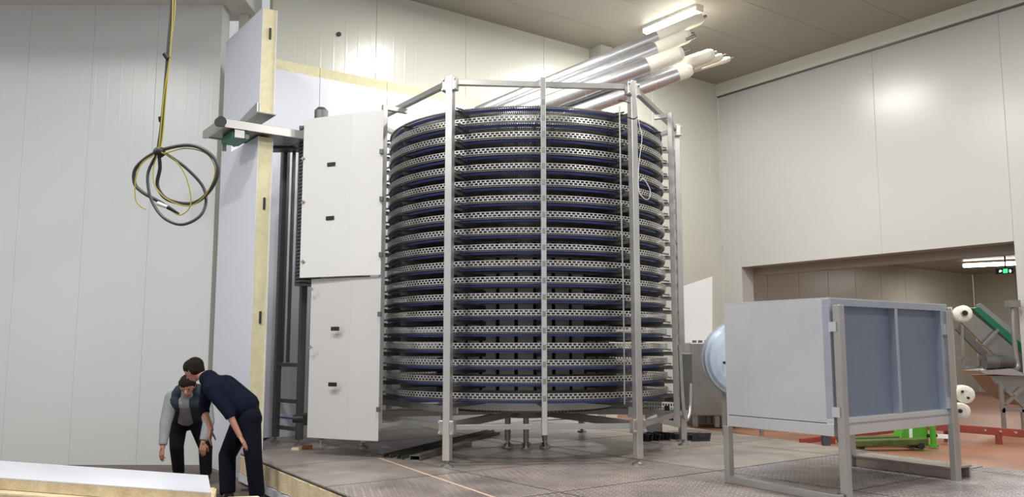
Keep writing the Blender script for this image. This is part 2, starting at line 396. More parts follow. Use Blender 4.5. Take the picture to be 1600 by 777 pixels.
# ================================================================= LAMPS
def fixture(c, label, cat='lamp', d=A, z=CEIL, L=1.25, watts=LAMP_W):
    c = V((c[0], c[1], z)); side = V((-d.y, d.x, 0))
    r = thing('ceiling_light', label, cat, c, 'tube lights under the ceilings')
    mb = MB(); mb.obox(c-Z*.025, d*L/2, side*.095, Z*.025)
    build(mb, 'housing', 'trim', r, bevel=.008)
    mb = MB(); pr = []
    for i in range(9):
        t = math.pi*i/8; pr.append(c-d*(L/2-.02)+side*(.085*math.cos(t))-Z*(.05+.085*math.sin(t)))
    mb.extr(pr, d*(L-.04)); build(mb, 'diffuser', 'light', r)
    for s in (-1, 1):
        mb = MB(); mb.obox(c+d*(s*L/2)-Z*.06, d*.012, side*.09, Z*.058); build(mb, 'end_cap', 'trim', r, bevel=.006)
    ld_ = bpy.data.lights.new('tube', 'AREA'); ld_.shape = 'RECTANGLE'; ld_.size = L; ld_.size_y = .12; ld_.energy = watts; ld_.color = (1, .985, .955)
    lo = bpy.data.objects.new('tube', ld_); COL.objects.link(lo); lo.parent = r; lo.location = (0, 0, -.145)
    lo.rotation_euler = (0, 0, math.atan2(d.y, d.x))
    return r
la0 = pz(1003, 45, CEIL); lb0 = pz(1100, 6, CEIL); lc = (la0+lb0)/2
fixture(lc, 'lit tube light on the high ceiling just above the clad pipes')
for (x, y, lab) in ((.5, 11.3, 'tube light on the high ceiling straight above the spiral conveyor'), (5.4, 9.6, 'tube light on the high ceiling above the blue box and the right wall'),
                    (3.2, 7.0, 'tube light on the high ceiling above the front legs of the blue box'), (-.5, 4.0, 'tube light on the high ceiling above the middle of the front floor'),
                    (-3.4, 6.0, 'tube light on the high ceiling above the slab stack and the two men'), (6.6, 3.6, 'tube light on the high ceiling nearest the right end of the hall'),
                    (-7.6, 5.6, 'tube light on the high ceiling above the far left end of the hall')):
    fixture((x, y), lab)
l1 = pz(1508, 416, FC-.1); l2 = pz(1592, 412, FC-.1)
fixture(((l1+l2)/2), 'lit tube light on the low ceiling inside the doorway room', z=FC, d=(V(l2)-V(l1)).normalized(), watts=60)
fixture(c0+B*2.4-A*4.5, 'lit tube light of the doorway room hidden above the opening', z=FC, watts=60)

# ================================================================= COLD CELL PANELS
pn = pz(384, 752, LOW)
pn = V((pn.x, pn.y, 0)); TH = .19
farL = 1.52
wc = MB(); wc.slab(pn+B*.06+A*.05, pn+B*.06+A*(farL-.05), B*.04, LOW, LOW+.03)
wcl = build(wc, 'wall_cell_left', 'dark', origin=V((pn.x, pn.y, LOW))); wcl['kind'] = 'structure'
def sandwich(label, z0, z1, L, p=pn):
    d = A; nr = -B; th = TH
    mb = MB(); mb.slab(p-nr*.008+d*.004, p+d*L-nr*.008, -nr*(th-.016), z0, z1-.002); r = build(mb, 'panel', 'foam', wcl); r['label'] = label
    mb = MB(); mb.slab(p, p+d*L, -nr*.008, z0, z1); build(mb, 'skin', 'panel_white', r)
    mb = MB(); mb.slab(p-nr*(th-.008)-d*.012, p+d*L-nr*(th-.008), -nr*.008, z0, z1); build(mb, 'skin', 'panel_white', r)
    return r
lowp = sandwich('tall lower panel with yellow foam edge', LOW, 3.905, farL)
upp = sandwich('upper panel piece with yellow foam edge', 4.22, 5.6, farL)
midp = sandwich('short panel piece behind the conveyor', 3.907, 4.218, .42, p=pn+A*(farL-.42))
mb = MB(); pe_ = pn+A*(farL-.42); mb.slab(pe_-A*.004, pe_+B*TH-A*.004, -A*.006, 3.907, 4.218); build(mb, 'end_cap', 'panel_plain', midp)
for (z, rr) in ((5.27, upp), (3.05, lowp), (1.62, lowp)):           # cam-lock slots in the foam edge
    mb = MB(); c = pn+B*(.105)-A*.004+Z*z; mb.obox(c, B*.014, A*.01, Z*.075); build(mb, 'lock_slot', 'dark', rr, bevel=.004)
# steel cap under the upper piece
r = thing('steel_flange', 'folded grey steel flange capping the underside of the upper white panel', 'flange', pn+Z*4.2)
mb = MB(); mb.obox(pn+B*.095+A*.42+Z*4.21, B*.12, A*.44, Z*.006); build(mb, 'flange_plate', 'steel_dull', r)
mb = MB(); mb.extr([pn-B*.03+A*.0+Z*4.2, pn-B*.03+A*.85+Z*4.2, pn-B*.03+A*.85+Z*4.23, pn-B*.03+A*.0+Z*4.34], B*.02); build(mb, 'upstand', 'steel', r)
# back wall of the cell
cb = pz(423, 684, 0); cb = V((cb.x, cb.y, 0))-B*.55; zt = pl(423, 90, cb, A).z; zf = pl(423, 106, cb, A).z
mb = MB(); mb.slab(cb+A*.01, cb+B*6.7+A*.01, A*.08, -.01, .02); wcb = build(mb, 'wall_cell_back', 'dark', origin=cb); wcb['kind'] = 'structure'
for k in range(6):
    p = cb+B*(k*1.13)
    mb = MB(); mb.slab(p+B*.004+A*.008, p+B*1.126+A*.008, A*.075, 0, zt); r = build(mb, 'panel', 'foam', wcb); r['label'] = 'lavender-white panel with a foam strip on top'
    mb = MB(); mb.slab(p+B*.004, p+B*1.126, A*.008, 0, zf); build(mb, 'skin', 'panel_white_b', r)
# a white panel standing behind the machine on the right
w0 = pz(1062, 668, 0); d_ = w0.y+.75
mb = MB(); mb.extr([pd(1050, 664, d_), pd(1150, 664, d_), pd(1150, 560, d_), pd(1113, 558, d_), pd(1113, 432, d_), pd(1050, 453, d_)], V((0, .05, 0)))
t = build(mb, 'wall_cell_right', 'cover', origin=(w0.x, d_, 0)); t['kind'] = 'structure'
# ================================================================= SPIRAL CONVEYOR
SC = V((.18, 10.846, 0)); HR = 2.039; ROT = .0884
hexv = [SC+V((math.cos(ROT+k*math.pi/3), math.sin(ROT+k*math.pi/3), 0))*HR for k in range(6)]
ZT = 4.163; ZB = .412
sp = thing('spiral_conveyor', 'huge round stainless spiral conveyor with stacked belt tiers inside a six-sided post frame', 'conveyor', SC)
TIERS = 19; TZ = [.73+.1793*k for k in range(TIERS)]
RO, RI = 1.785, 1.14
def rd(k): return V((math.cos(ROT+k*math.pi/3), math.sin(ROT+k*math.pi/3), 0))
for k in range(6):
    v = hexv[k]; e = rd(k); sdv = V((-e.y, e.x, 0))
    mb = MB(); mb.obox(v+Z*((.07+4.235)/2), e*.038, sdv*.042, Z*((4.235-.07)/2))
    po = build(mb, 'corner_post', 'steel_bright' if k in (4, 5) else 'steel', sp, bevel=.006)  # front posts get brighter steel: lamp light put into their colour
    mb = MB(); mb.cyl(v+Z*.0, v+Z*.02, .07, .066, 20); mb.cyl(v+Z*.02, v+Z*.04, .05, .022, 16); mb.cyl(v+Z*.04, v+Z*.1, .016, n=10); build(mb, 'levelling_foot', 'steel_dull', po)
    for zz in (ZB, ZT-.03):                   # gusset plates with bolts
        for s in (-1, 1):
            mb = MB(); mb.obox(v+sdv*(s*.062)+e*.004+Z*zz, sdv*.03, e*.036, Z*.075); build(mb, 'gusset_plate', 'steel', po, bevel=.01)
            for t in (-.055, .055):
                c = v+sdv*(s*.072)+e*.038+Z*(zz+t); mb = MB(); mb.cyl(c, c+e*.018, .014, n=8); build(mb, 'bolt', 'steel_bright', po)
    n = hexv[(k+1) % 6]; dd = (n-v).normalized()
    mb = MB(); mb.bar(v+dd*.05+Z*ZT, n-dd*.05+Z*ZT, .06, .062); build(mb, 'top_beam', 'steel', sp, bevel=.004)
    mb = MB(); mb.bar(v+dd*.05+Z*ZB, n-dd*.05+Z*ZB, .05, .055); build(mb, 'bottom_beam', 'steel', sp, bevel=.004)
    # hanging post standing off the middle of each side
    if k == 4: t_, offs, w_, h_ = .5, .07, .058, 4.22
    elif k == 3: t_, offs, w_, h_ = .5, .295, .055, 4.10
    elif k == 5: t_, offs, w_, h_ = .46, .20, .065, 4.08
    else: t_, offs, w_, h_ = .5, .3, .07, 4.1
    m_ = v+(n-v)*t_; ou = V((m_.x-SC.x, m_.y-SC.y, 0)).normalized(); pp = m_+ou*offs; sv = V((-ou.y, ou.x, 0))
    mb = MB(); mb.obox(pp+Z*((.33+h_)/2), ou*.03, sv*(w_/2), Z*((h_-.33)/2)); po = build(mb, 'side_post', 'steel_bright' if k == 4 else 'steel', sp, bevel=.005)  # front one brighter too, lamp light in the colour
    if offs > .1:
        for zz in (h_-.03, .36):
            mb = MB(); mb.bar(pp+Z*zz, m_+Z*(zz+(.0 if zz > 1 else .03)), .05, .055); build(mb, 'stub', 'steel', po, bevel=.003)
    mb = MB()
    for zz in TZ: mb.obox(pp+ou*.031+Z*(zz-.02), sv*(w_*.3), ou*.002, Z*.03)
    build(mb, 'clip_plate', 'steel_dull', po, kind='stuff')
# shared tier meshes, modelled around the spiral's own centre at height 0
def rods():
    mb = MB(); N = 400
    for i in range(N):
        t = 2*math.pi*i/N; e = V((math.cos(t), math.sin(t), 0)); s = V((-e.y, e.x, 0))
        mb.obox(e*((RI+RO)/2)-Z*.036, e*((RO-RI)/2-.01), s*.0052, Z*.005)
    for rr in (1.22, 1.45): mb.ring((0, 0, 0), rr-.006, rr+.006, -.034, -.026, 120)
    return mb
def chain():
    mb = MB(); N = 210
    for (a, b) in ((-.031, -.024), (-.004, .003), (.023, .030)): mb.ring((0, 0, 0), RO-.004, RO, a, b, 165)
    for row, (a, b) in enumerate(((-.025, -.003), (.002, .024))):
        for i in range(N):
            t = 2*math.pi*(i+.5*row)/N; e = V((math.cos(t), math.sin(t), 0)); s = V((-e.y, e.x, 0))
            mb.obox(e*(RO-.002)+Z*((a+b)/2), e*.002, s*.0085, Z*((b-a)/2))
    return mb
def wear():
    mb = MB(); mb.ring((0, 0, 0), 1.70, 1.73, -.078, -.053, 120); return mb
def guardb():
    mb = MB(); mb.ring((0, 0, 0), RI+.0, RI+.004, -.035, .03, 96); return mb
def rail():
    mb = MB(); mb.ring((0, 0, 0), RO-.03, RO-.012, -.050, -.040, 120); mb.ring((0, 0, 0), 1.2, 1.23, -.06, -.045, 96)
    for k in range(12):
        a = ROT+k*math.pi/6; e = V((math.cos(a), math.sin(a), 0)); s = V((-e.y, e.x, 0))
        r_end = (HR-.03) if k % 2 == 0 else 1.80
        mb.obox(e*((r_end+1.16)/2)-Z*.1, e*((r_end-1.16)/2), s*.006, Z*.024)
        mb.obox(e*1.84-Z*.075 if k % 2 == 0 else e*1.76-Z*.075, e*.06, s*.03, Z*.003)
        for rr in (1.24, 1.63): mb.obox(e*rr-Z*.068, e*.01, s*.01, Z*.01)
        if k % 2 == 0: mb.cyl(e*1.77-Z*.03, e*1.9-Z*.05, .012, n=6)
    return mb
m_rod = rods().mesh('belt_rods', M['rod']); m_chain = chain().mesh('edge_chain', M['steel_bright'])
m_wear = wear().mesh('wear_strip', M['blue']); m_rail = rail().mesh('support_rail', M['steel_dark']); m_in = guardb().mesh('inner_chain', M['steel_dark'])  # rods, rail and inner chain darkened to carry the shade between tiers
for k, z in enumerate(TZ):
    t = bpy.data.objects.new('belt_tier', m_rail); place(t, sp, SC+Z*z)
    for nm, me in (('belt_rods', m_rod), ('wear_strip', m_wear)) if k == TIERS-1 else (('belt_rods', m_rod), ('edge_chain', m_chain), ('inner_chain', m_in), ('wear_strip', m_wear)):
        o = bpy.data.objects.new(nm, me); place(o, t, SC+Z*z)
        if nm in ('belt_rods', 'edge_chain'): o['kind'] = 'stuff'
        if nm == 'wear_strip': o['label'] = 'blue plastic wear strip'
# inner drum: upright sheets with gaps, skirts, toothed ring
ND = 30
for i in range(ND):
    a0 = 2*math.pi*i/ND; a1 = a0+2*math.pi/ND*.80
    mb = MB(); pts = [(SC.x+1.06*math.cos(t), SC.y+1.06*math.sin(t)) for t in (a0, (a0+a1)/2, a1)]+[(SC.x+1.045*math.cos(t), SC.y+1.045*math.sin(t)) for t in (a1, (a0+a1)/2, a0)]
    mb.prism(pts, .70, 4.02); build(mb, 'drum_slat', 'drum', sp)
mb = MB(); mb.ring(SC, .955, .975, .6, 3.9, 64); build(mb, 'drum_gap_shade', 'dark', sp)  # added dark cylinder that turns the slat gaps to black shade
for i in range(12):
    a = 2*math.pi*i/12; e = V((math.cos(a), math.sin(a), 0)); mb = MB(); mb.bar(SC+e*.1+Z*3.93, SC+e*1.04+Z*3.93, .04, .05); build(mb, 'drum_spoke', 'steel_dark', sp)
mb = MB(); mb.ring(SC, 1.05, 1.09, .525, .70, 96); build(mb, 'drum_skirt', 'drum', sp)
mb = MB(); mb.ring(SC, 1.02, 1.06, .50, .524, 96)
for i in range(150):
    a = 2*math.pi*i/150; e = V((math.cos(a), math.sin(a), 0)); mb.obox(SC+e*1.075+Z*.51, e*.014, V((-e.y, e.x, 0))*.008, Z*.009)
build(mb, 'toothed_ring', 'steel_dark', sp)
# radial base beams and the cluster of centre legs
for k in range(6):
    e = rd(k); mb = MB(); mb.bar(SC+e*.15+Z*.45, SC+e*(HR-.05)+Z*(.42), .06, .08); build(mb, 'base_beam', 'steel_dull', sp, bevel=.004)
mb = MB(); mb.cyl(SC+Z*.38, SC+Z*.52, .33, n=24); mb.cyl(SC+Z*.52, SC+Z*3.9, .07, n=20); build(mb, 'hub', 'steel_dark', sp)
for k in range(6):
    a = .5+k*math.pi/3; c = SC+V((math.cos(a), math.sin(a), 0))*.27
    mb = MB(); mb.cyl(c+Z*.09, c+Z*.40, .034, n=14); po = build(mb, 'centre_leg', 'steel_dull', sp)
    mb = MB(); mb.cyl(c, c+Z*.02, .065, .06, 18); mb.cyl(c+Z*.02, c+Z*.05, .045, .02, 14); mb.cyl(c+Z*.05, c+Z*.1, .014, n=8); build(mb, 'levelling_foot', 'steel', po)
# flat guide beam low behind the left post, outfeed bracket and drive on the right
for k in (2, 3, 1, 0):
    v, n = hexv[k], hexv[(k+1) % 6]; ou = ((v+n)/2-SC).normalized()
    mb = MB(); mb.bar(v+Z*.58-ou*.12, n+Z*.58-ou*.12, .02, .07); build(mb, 'guide_beam', 'steel_dull', sp)
mb = MB(); mb.tube([pd(968, 166, 9.2), pd(970, 300, 9.18), pd(974, 470, 9.17), pd(976, 632, 9.16)], .009, 8, 4)
build(mb, 'guide_rod', 'steel', sp)
fd = 9.08
mb = MB(); mb.tube([pd(992, 130, fd), pd(998, 190, fd), pd(1003, 215, fd), pd(998, 260, fd), pd(999, 300, fd-.02), pd(1012, 312, fd), pd(1016, 298, fd), pd(1006, 280, fd), pd(1000, 283, fd)], .0035, 6, 6)
build(mb, 'loose_wire', 'white', sp)
mb = MB(); mb.tube([pd(966, 157, fd), pd(974, 158, fd-.05), pd(984, 161, fd-.08)], .006, 6, 4); build(mb, 'cable_tie', 'black', sp); mb = MB(); mb.tube([pd(980, 183, fd-.04), pd(990, 186, fd-.1), pd(996, 183, fd-.08)], .008, 6, 4)
build(mb, 'cable_tie', 'black', sp)
# drive side, lower right
v0 = hexv[0]
mb = MB(); c = pd(1068, 640, 10.1); mb.tube([pd(1062, 540, 9.75), pd(1065, 600, 9.75), pd(1068, 640, 9.75), pd(1073, 656, 9.8), pd(1078, 640, 9.9), pd(1079, 600, 9.95)], .022, 8, 5); build(mb, 'drip_rail', 'steel', sp)
mb = MB()
a = pd(1078, 580, 10.3); mb.box(a.x-.11, 10.25, .5, a.x+.02, 10.5, 1.18); build(mb, 'drive_housing', 'steel_dark', sp, bevel=.01)
mb = MB(); pf = pz(1066, 690, 0); mb.cyl(V((pf.x, pf.y, 0)), V((pf.x, pf.y, .02)), .07, n=18); mb.obox(V((pf.x, pf.y, .28)), V((.04, 0, 0)), V((0, .04, 0)), Z*.24); build(mb, 'drive_leg', 'steel', sp)
pf = V((pf.x-.32, pf.y+.35, 0)); mb = MB(); mb.obox(pf+Z*.35, V((.11, 0, 0)), V((0, .06, 0)), Z*.33); build(mb, 'drive_pillar', 'steel_dull', sp, bevel=.006)
mb = MB(); q = pd(1042, 638, 10.8); mb.obox(q, V((.03, 0, 0)), V((0, .02, 0)), Z*.03); mb.obox(pd(1046, 656, 10.9), V((.05, 0, 0)), V((0, .02, 0)), Z*.035); build(mb, 'cover_plug', 'black', sp, kind='stuff')
mb = MB()
for i in range(14):
    for j in range(3):
        q = pd(1008+i*4.1, 625+j*6+i*.2, 11.1); mb.obox(q, V((.008, 0, 0)), V((0, .02, 0)), Z*.014)
build(mb, 'cable_chain', 'steel_dark', sp, kind='stuff')
mb = MB(); q = pd(1018, 653, 10.1); mb.obox(q, V((.06, 0, .02)), V((0, .05, 0)), V((-.005, 0, .02))); build(mb, 'paper_tag', 'white', sp)
mb = MB(); q = pd(985, 628, 9.6); mb.obox(q, V((.06, 0, 0)), V((0, .05, 0)), Z*.02); mb.obox(q-Z*.09, V((.03, 0, 0)), V((0, .03, 0)), Z*.08); build(mb, 'outfeed_bracket', 'steel', sp)

# infeed/outfeed tower with white covers, left of the spiral
tl = pd(473, 180, 10.0); tb = pd(548, 170, 9.72); tr = pd(597, 170, 9.58)
tw = thing('belt_take_up_tower', 'tall steel belt tower with two stacked white cover doors on the left of the spiral', 'machine', V((-2.4, 10.4, 0)))
def cover(us, z0, z1, name, m='cover'):
    # us: three pixel columns of the sheet's left edge, fold and right edge
    pts = [V((p.x, p.y, 0)) for p in us]; mb = MB()
    for i in range(2):
        a, b = pts[i], pts[i+1]; d = (b-a).normalized(); n = V((d.y, -d.x, 0)); n = n if n.y < 0 else -n
        mb.slab(a, b, -n*.012, z0, z1)
    return build(mb, name, m, tw, bevel=.003)
uc = cover([pd(472, 300, 10.0), pd(547, 300, 9.72), pd(597, 300, 9.58)], 2.075, 4.02, 'upper_cover_door')
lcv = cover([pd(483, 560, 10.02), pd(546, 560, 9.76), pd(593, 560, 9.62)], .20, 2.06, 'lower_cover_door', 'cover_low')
f0 = pd(472, 300, 10.0); f1 = pd(547, 300, 9.72); fdn = (f1-f0); fdn.z = 0; fdn.normalize(); fn = V((fdn.y, -fdn.x, 0)); fn = fn if fn.y < 0 else -fn
for (u, v, par) in ((518, 257, uc), (516, 341, uc), (524, 514, lcv), (520, 601, lcv)):
    q = pl(u, v, V((f0.x, f0.y, 0)), fn)
    mb = MB(); mb.obox(q+fn*.006, fdn*.058, fn*.006, Z*.024); h = build(mb, 'handle', 'black_plastic', par, bevel=.005)
for (u, v, par) in ((474, 248, uc), (474, 316, uc), (474, 409, uc), (488, 452, lcv), (486, 543, lcv)):
    q = pl(u, v, V((f0.x, f0.y, 0)), fn)
    mb = MB(); mb.obox(q+fn*.01, fdn*.028, fn*.006, Z*.006); mb.obox(q+fn*.012-fdn*.0, fdn*.007, fn*.008, Z*.022); build(mb, 'latch', 'steel', par)
for (u, v, par) in ((596, 237, uc), (596, 311, uc), (595, 398, uc), (593, 491, lcv), (591, 640, lcv)):
    q = pd(u, v, 9.56); mb = MB(); mb.obox(q, V((.022, 0, 0)), V((0, .02, 0)), Z*.028); build(mb, 'hinge', 'steel_dark', par, bevel=.004)
def gpt(u, v): p = pz(u, v, 0); return V((p.x, p.y, 0))
t1 = gpt(430, 691); t2 = gpt(467, 696); t3 = gpt(501, 699); t4 = gpt(567, 697); t5 = V((-1.75, 10.0, 0)); t6 = V((-2.35, 10.25, 0))
for p in (t1, t2):
    mb = MB(); mb.obox(p+Z*2.15, B*.04, A*.04, Z*2.08); po = build(mb, 'tower_post', 'steel_dark', tw, bevel=.004)  # dark steel here also carries the shade behind the covers
    mb = MB(); mb.cyl(p, p+Z*.02, .055, n=16); mb.cyl(p+Z*.02, p+Z*.08, .016, n=8); build(mb, 'levelling_foot', 'steel_dull', po)
for p in (t3, t4):
    mb = MB(); mb.obox(p+Z*.31, B*.035, A*.035, Z*.22); po = build(mb, 'short_leg', 'steel_dull', tw, bevel=.004)
    mb = MB(); mb.cyl(p, p+Z*.02, .06, n=16); mb.cyl(p+Z*.02, p+Z*.1, .016, n=8); build(mb, 'levelling_foot', 'steel_bright', po)
for zz in (1.02, .55, .2):
    mb = MB(); mb.bar(t1+Z*zz, t2+Z*zz, .045, .05); build(mb, 'rung', 'steel_dark', tw, bevel=.003)
for dx, dz in ((.16, 4.2), (.30, 4.2)):
    p = t1+(t2-t1).normalized()*dx; mb = MB(); mb.obox(p+A*.1+Z*2.6, B*.018, A*.02, Z*1.55); build(mb, 'inner_post', 'steel_dark', tw)
# ribbed side plates of the belt stack
q = V((t2.x+.12, t2.y-.15, 0))
mb = MB()
for i in range(46):
    zz = 2.05+i*.046; mb.obox(q+B*.0+Z*zz, B*.17, A*.06, Z*.016)
mb.obox(q+A*.08+Z*3.1, B*.17, A*.02, Z*1.06); build(mb, 'belt_stack', 'steel_dark', tw)
mb = MB(); mb.slab(t3-B*.05, t4+B*.02, A*.03, .35, 3.9); mb.slab(t2+B*.1, t2+B*.1-A*.7, B*.02, .35, 2.0); build(mb, 'side_sheet', 'steel_dull', tw)
mb = MB(); mb.bar(t1+Z*.33-A*.03, t2+Z*.33-A*.03, .02, .02); build(mb, 'blue_hose', 'blue', tw)
q = pd(484, 655, 10.3); mb = MB(); mb.obox(q, V((.07, 0, 0)), V((0, .08, 0)), Z*.07); mb.cyl(q-V((.07, 0, 0)), q-V((.2, 0, 0)), .05, n=14); build(mb, 'gear_motor', 'black', tw, bevel=.01)
q = pd(502, 176, 10.3); mb = MB(); mb.cyl(q-Z*.25, q+Z*.02, .085, n=20); mb.cyl(q+Z*.02, q+Z*.06, .085, .05, 20); build(mb, 'motor_cap', 'steel_dark', tw)
# dark cross box on top of the tower at the conveyor
a = pd(415, 232, 11.0); b = pd(472, 209, 11.0); mb = MB(); mb.box(a.x, 11.0, a.z, b.x, 11.25, b.z); build(mb, 'head_box', 'dark', tw, bevel=.01)

# conveyor that sticks out of the cell through the notch
S0 = pd(405, 198, 10.2); R0 = pl(345, 190, S0, A); R1 = pl(478, 209, S0, A)
cz = R0.z; R0 = V((R0.x, R0.y, 0)); R1 = V((R1.x, R1.y, 0)); CW = .70
cv = thing('outfeed_conveyor', 'short horizontal belt conveyor sticking out through the notch of the tall white panel', 'conveyor', R0+Z*cz)
mb = MB(); mb.slab(R0+B*.05, R1, A*.02, cz-.06, cz+.045); build(mb, 'side_rail', 'steel', cv, bevel=.003)
mb = MB(); mb.slab(R0+A*(CW-.02)+B*.05, R1+A*(CW-.02), A*.02, cz-.06, cz+.045); build(mb, 'side_rail', 'steel', cv, bevel=.003)
mb = MB(); mb.slab(R0+B*.04+A*.02, R1+A*.02, A*(CW-.04), cz-.045, cz+.0); build(mb, 'belt_bed', 'steel_dull', cv)
mb = MB(); mb.slab(R0+A*.03-B*.02, R0+A*(CW)-B*.02, B*.06, cz-.07, cz+.03); build(mb, 'end_plate', 'steel', cv, bevel=.01)
mb = MB(); mb.cyl(R0-A*.03+Z*cz, R0+A*.06+Z*cz, .062, n=20); build(mb, 'end_roller', 'black_plastic', cv)
mb = MB(); mb.slab(R0+A*.06+B*.16, R0+A*.5+B*.16, B*.22, cz-.16, cz-.075); build(mb, 'belt_return', 'green', cv, bevel=.01)
mb = MB(); mb.slab(R0+A*.02+B*.18, R0+A*.02+B*.30, A*.03, cz-.16, cz+.0); mb.slab(R0+A*.5+B*.18, R0+A*.5+B*.23, A*.03, cz-.24, cz-.04); build(mb, 'hanger_bracket', 'steel', cv)
mb = MB(); mb.cyl(R0+A*.05+B*.34+Z*(cz-.13), R0+A*.55+B*.34+Z*(cz-.13), .03, n=12); build(mb, 'return_roller', 'steel_dark', cv)

# ================================================================= CLAD PIPES
def pipe(a, b, da, db, r, label, ins=.16, tail=.07, n_tails=1):
    p = pd(a[0], a[1], da); q = pd(b[0], b[1], db); d = (q-p); L = d.length; d.normalize()
    t = thing('insulated_pipe', label, 'pipe', p)
    i = L*ins
    mb = MB(); mb.cyl(p+d*(i-.02), p+d*L, r, n=28); build(mb, 'cladding', 'foil', t)
    mb = MB(); mb.cyl(p+d*(.07), p+d*i, r*.97, n=28); mb.cyl(p+d*.0, p+d*.07, r*.72, r*.97, 28); build(mb, 'insulation', 'insul', t)
    mb = MB(); side = V((-d.y, d.x, 0))
    for k in range(n_tails):
        o = side*(k*r*.7)-Z*(k*r*.6)
        mb.cyl(p-d*tail+o, p+d*.1+o, r*.3, n=14)
    build(mb, 'pipe_end', 'steel_dull', t)
    mb = MB()
    for k in range(n_tails):
        o = side*(k*r*.7)-Z*(k*r*.6); mb.cyl(p-d*(tail+.008)+o, p-d*(tail-.004)+o, r*.24, n=14)
    build(mb, 'pipe_mouth', 'black', t)
    for k in range(1, 5):
        c = p+d*(i+(L-i)*k/5); mb = MB(); mb.cyl(c-d*.012, c+d*.012, r*1.012, n=28); build(mb, 'band', 'steel_bright', t)
    return t
pipe((1097, 28), (745, 176), 13.3, 13.2, .10, 'topmost insulated pipe by the lit ceiling lamp, foam sleeve at its open end', ins=.21)
pipe((1078, 55), (745, 190), 13.2, 13.1, .115, 'second insulated pipe below the lamp, foam sleeve and two tube ends', ins=.17, n_tails=2)
pipe((1066, 83), (760, 196), 13.1, 12.95, .135, 'third insulated pipe below the lamp, clad in bright metal, thin tail at its end', ins=.19, tail=.14)
pipe((1114, 84), (860, 172), 13.4, 13.2, .105, 'fourth insulated pipe, long pale sleeve, right of the third pipe end', ins=.24)
pipe((1080, 109), (880, 182), 13.2, 13.1, .115, 'lowest insulated pipe with its sleeve end nearest the right wall corner', ins=.12, tail=.03)
pipe((1128, 88), (985, 139), 13.5, 13.5, .07, 'slim insulated pipe end poking out right of the fourth pipe', ins=.35)
pipe((1140, 92), (850, 178), 13.8, 13.45, .055, 'thinnest insulated pipe end, outermost of the bundle towards the right wall', ins=.17)

# ================================================================= HANGING CABLES
hc = thing('hanging_cable', 'grey power cable and yellow-green wires hanging from the ceiling, coiled in a loop', 'cable', pd(255, 240, 6.5))
D = 6.5
def cpath(pts): return [pd(u, v, D+k) for (u, v, k) in pts]
mb = MB(); mb.tube(cpath([(270, -160, 0), (268, 0, 0), (264, 60, .0), (258, 140, 0), (252, 200, 0), (248, 232, 0), (250, 262, .05), (246, 290, .1), (262, 312, .1), (300, 318, .05), (326, 300, -.05), (340, 272, -.1), (335, 248, -.1), (310, 230, -.08), (280, 228, -.04), (240, 240, .02), (213, 262, .08), (210, 285, .1), (222, 300, .08), (250, 316, .04), (262, 324, 0)]), .0145, 10, 8)
build(mb, 'power_cable', 'cable', hc)
mb = MB(); mb.tube(cpath([(250, 236, .03), (262, 242, .05), (290, 262, .05), (316, 290, .03), (322, 315, 0), (312, 338, -.05), (285, 351, -.08), (258, 342, -.05), (240, 320, 0), (232, 295, .02), (232, 268, .04), (246, 240, .03)]), .012, 10, 8)
build(mb, 'cable_coil', 'cable', hc)
def ycab(pts):
    mb = MB(); mb.tube(cpath(pts), .0048, 8, 8); build(mb, 'earth_wire', 'yellow', hc)
ycab([(276, -160, -.02), (274, 0, -.02), (268, 60, -.02), (260, 140, -.02), (253, 220, -.02), (243, 240, -.02), (222, 255, 0), (212, 280, 0), (212, 312, 0), (222, 324, 0), (228, 327, 0)])
ycab([(271, -160, -.03), (270, 0, -.03), (266, 80, -.02), (256, 150, -.03), (248, 232, -.03), (240, 260, 0), (242, 290, 0), (262, 312, 0), (295, 322, 0), (318, 308, -.05), (332, 285, -.08), (336, 262, -.08), (322, 240, -.08), (290, 232, -.05), (256, 240, -.03)])
ycab([(252, 238, -.03), (275, 252, 0), (290, 275, 0), (298, 305, 0), (296, 325, 0), (282, 336, 0), (268, 330, 0)])
mb = MB(); q = pd(249, 238, D); mb.ball(q, .05, 12, (1, .8, .9)); build(mb, 'tape_wrap', 'black', hc); mb = MB(); mb.cyl(pd(257, 86, D-.02)+Z*.01, pd(263, 92, D-.02), .02, n=10); build(mb, 'tape_wrap', 'black', hc); mb = MB(); mb.cyl(pd(251, 183, D), pd(252, 190, D), .02, n=10); build(mb, 'tape_wrap', 'black', hc)
mb = MB(); mb.cyl(pd(246, 318, D), pd(262, 324, D), .018, .014, 10); build(mb, 'crimp_sleeve', 'white', hc)
mb = MB(); mb.cyl(pd(262, 324, D), pd(280, 334, D), .017, .006, 10); build(mb, 'plug', 'black', hc)

# ================================================================= BOX ON A STAND
L0 = gpt(1140, 755); N0 = gpt(1316, 788); R_ = gpt(1488, 750); F_ = gpt(1330, 728)
ctr = (L0+N0+R_+F_)/4
ax = ((N0-L0)+(R_-F_)).normalized(); bx = V((-ax.y, ax.x, 0)); bx = bx if bx.x > 0 else -bx
st_ = thing('sheet_metal_cabinet', 'large galvanised box on tall stainless legs with two blue recessed side panels', 'cabinet', ctr)
def leg(p, z1, w, name='leg'):
    mb = MB(); mb.obox(p+Z*z1/2, ax*w, bx*w, Z*z1/2); return build(mb, name, 'steel', st_, bevel=.005)
bz0, bz1 = .52, 1.655
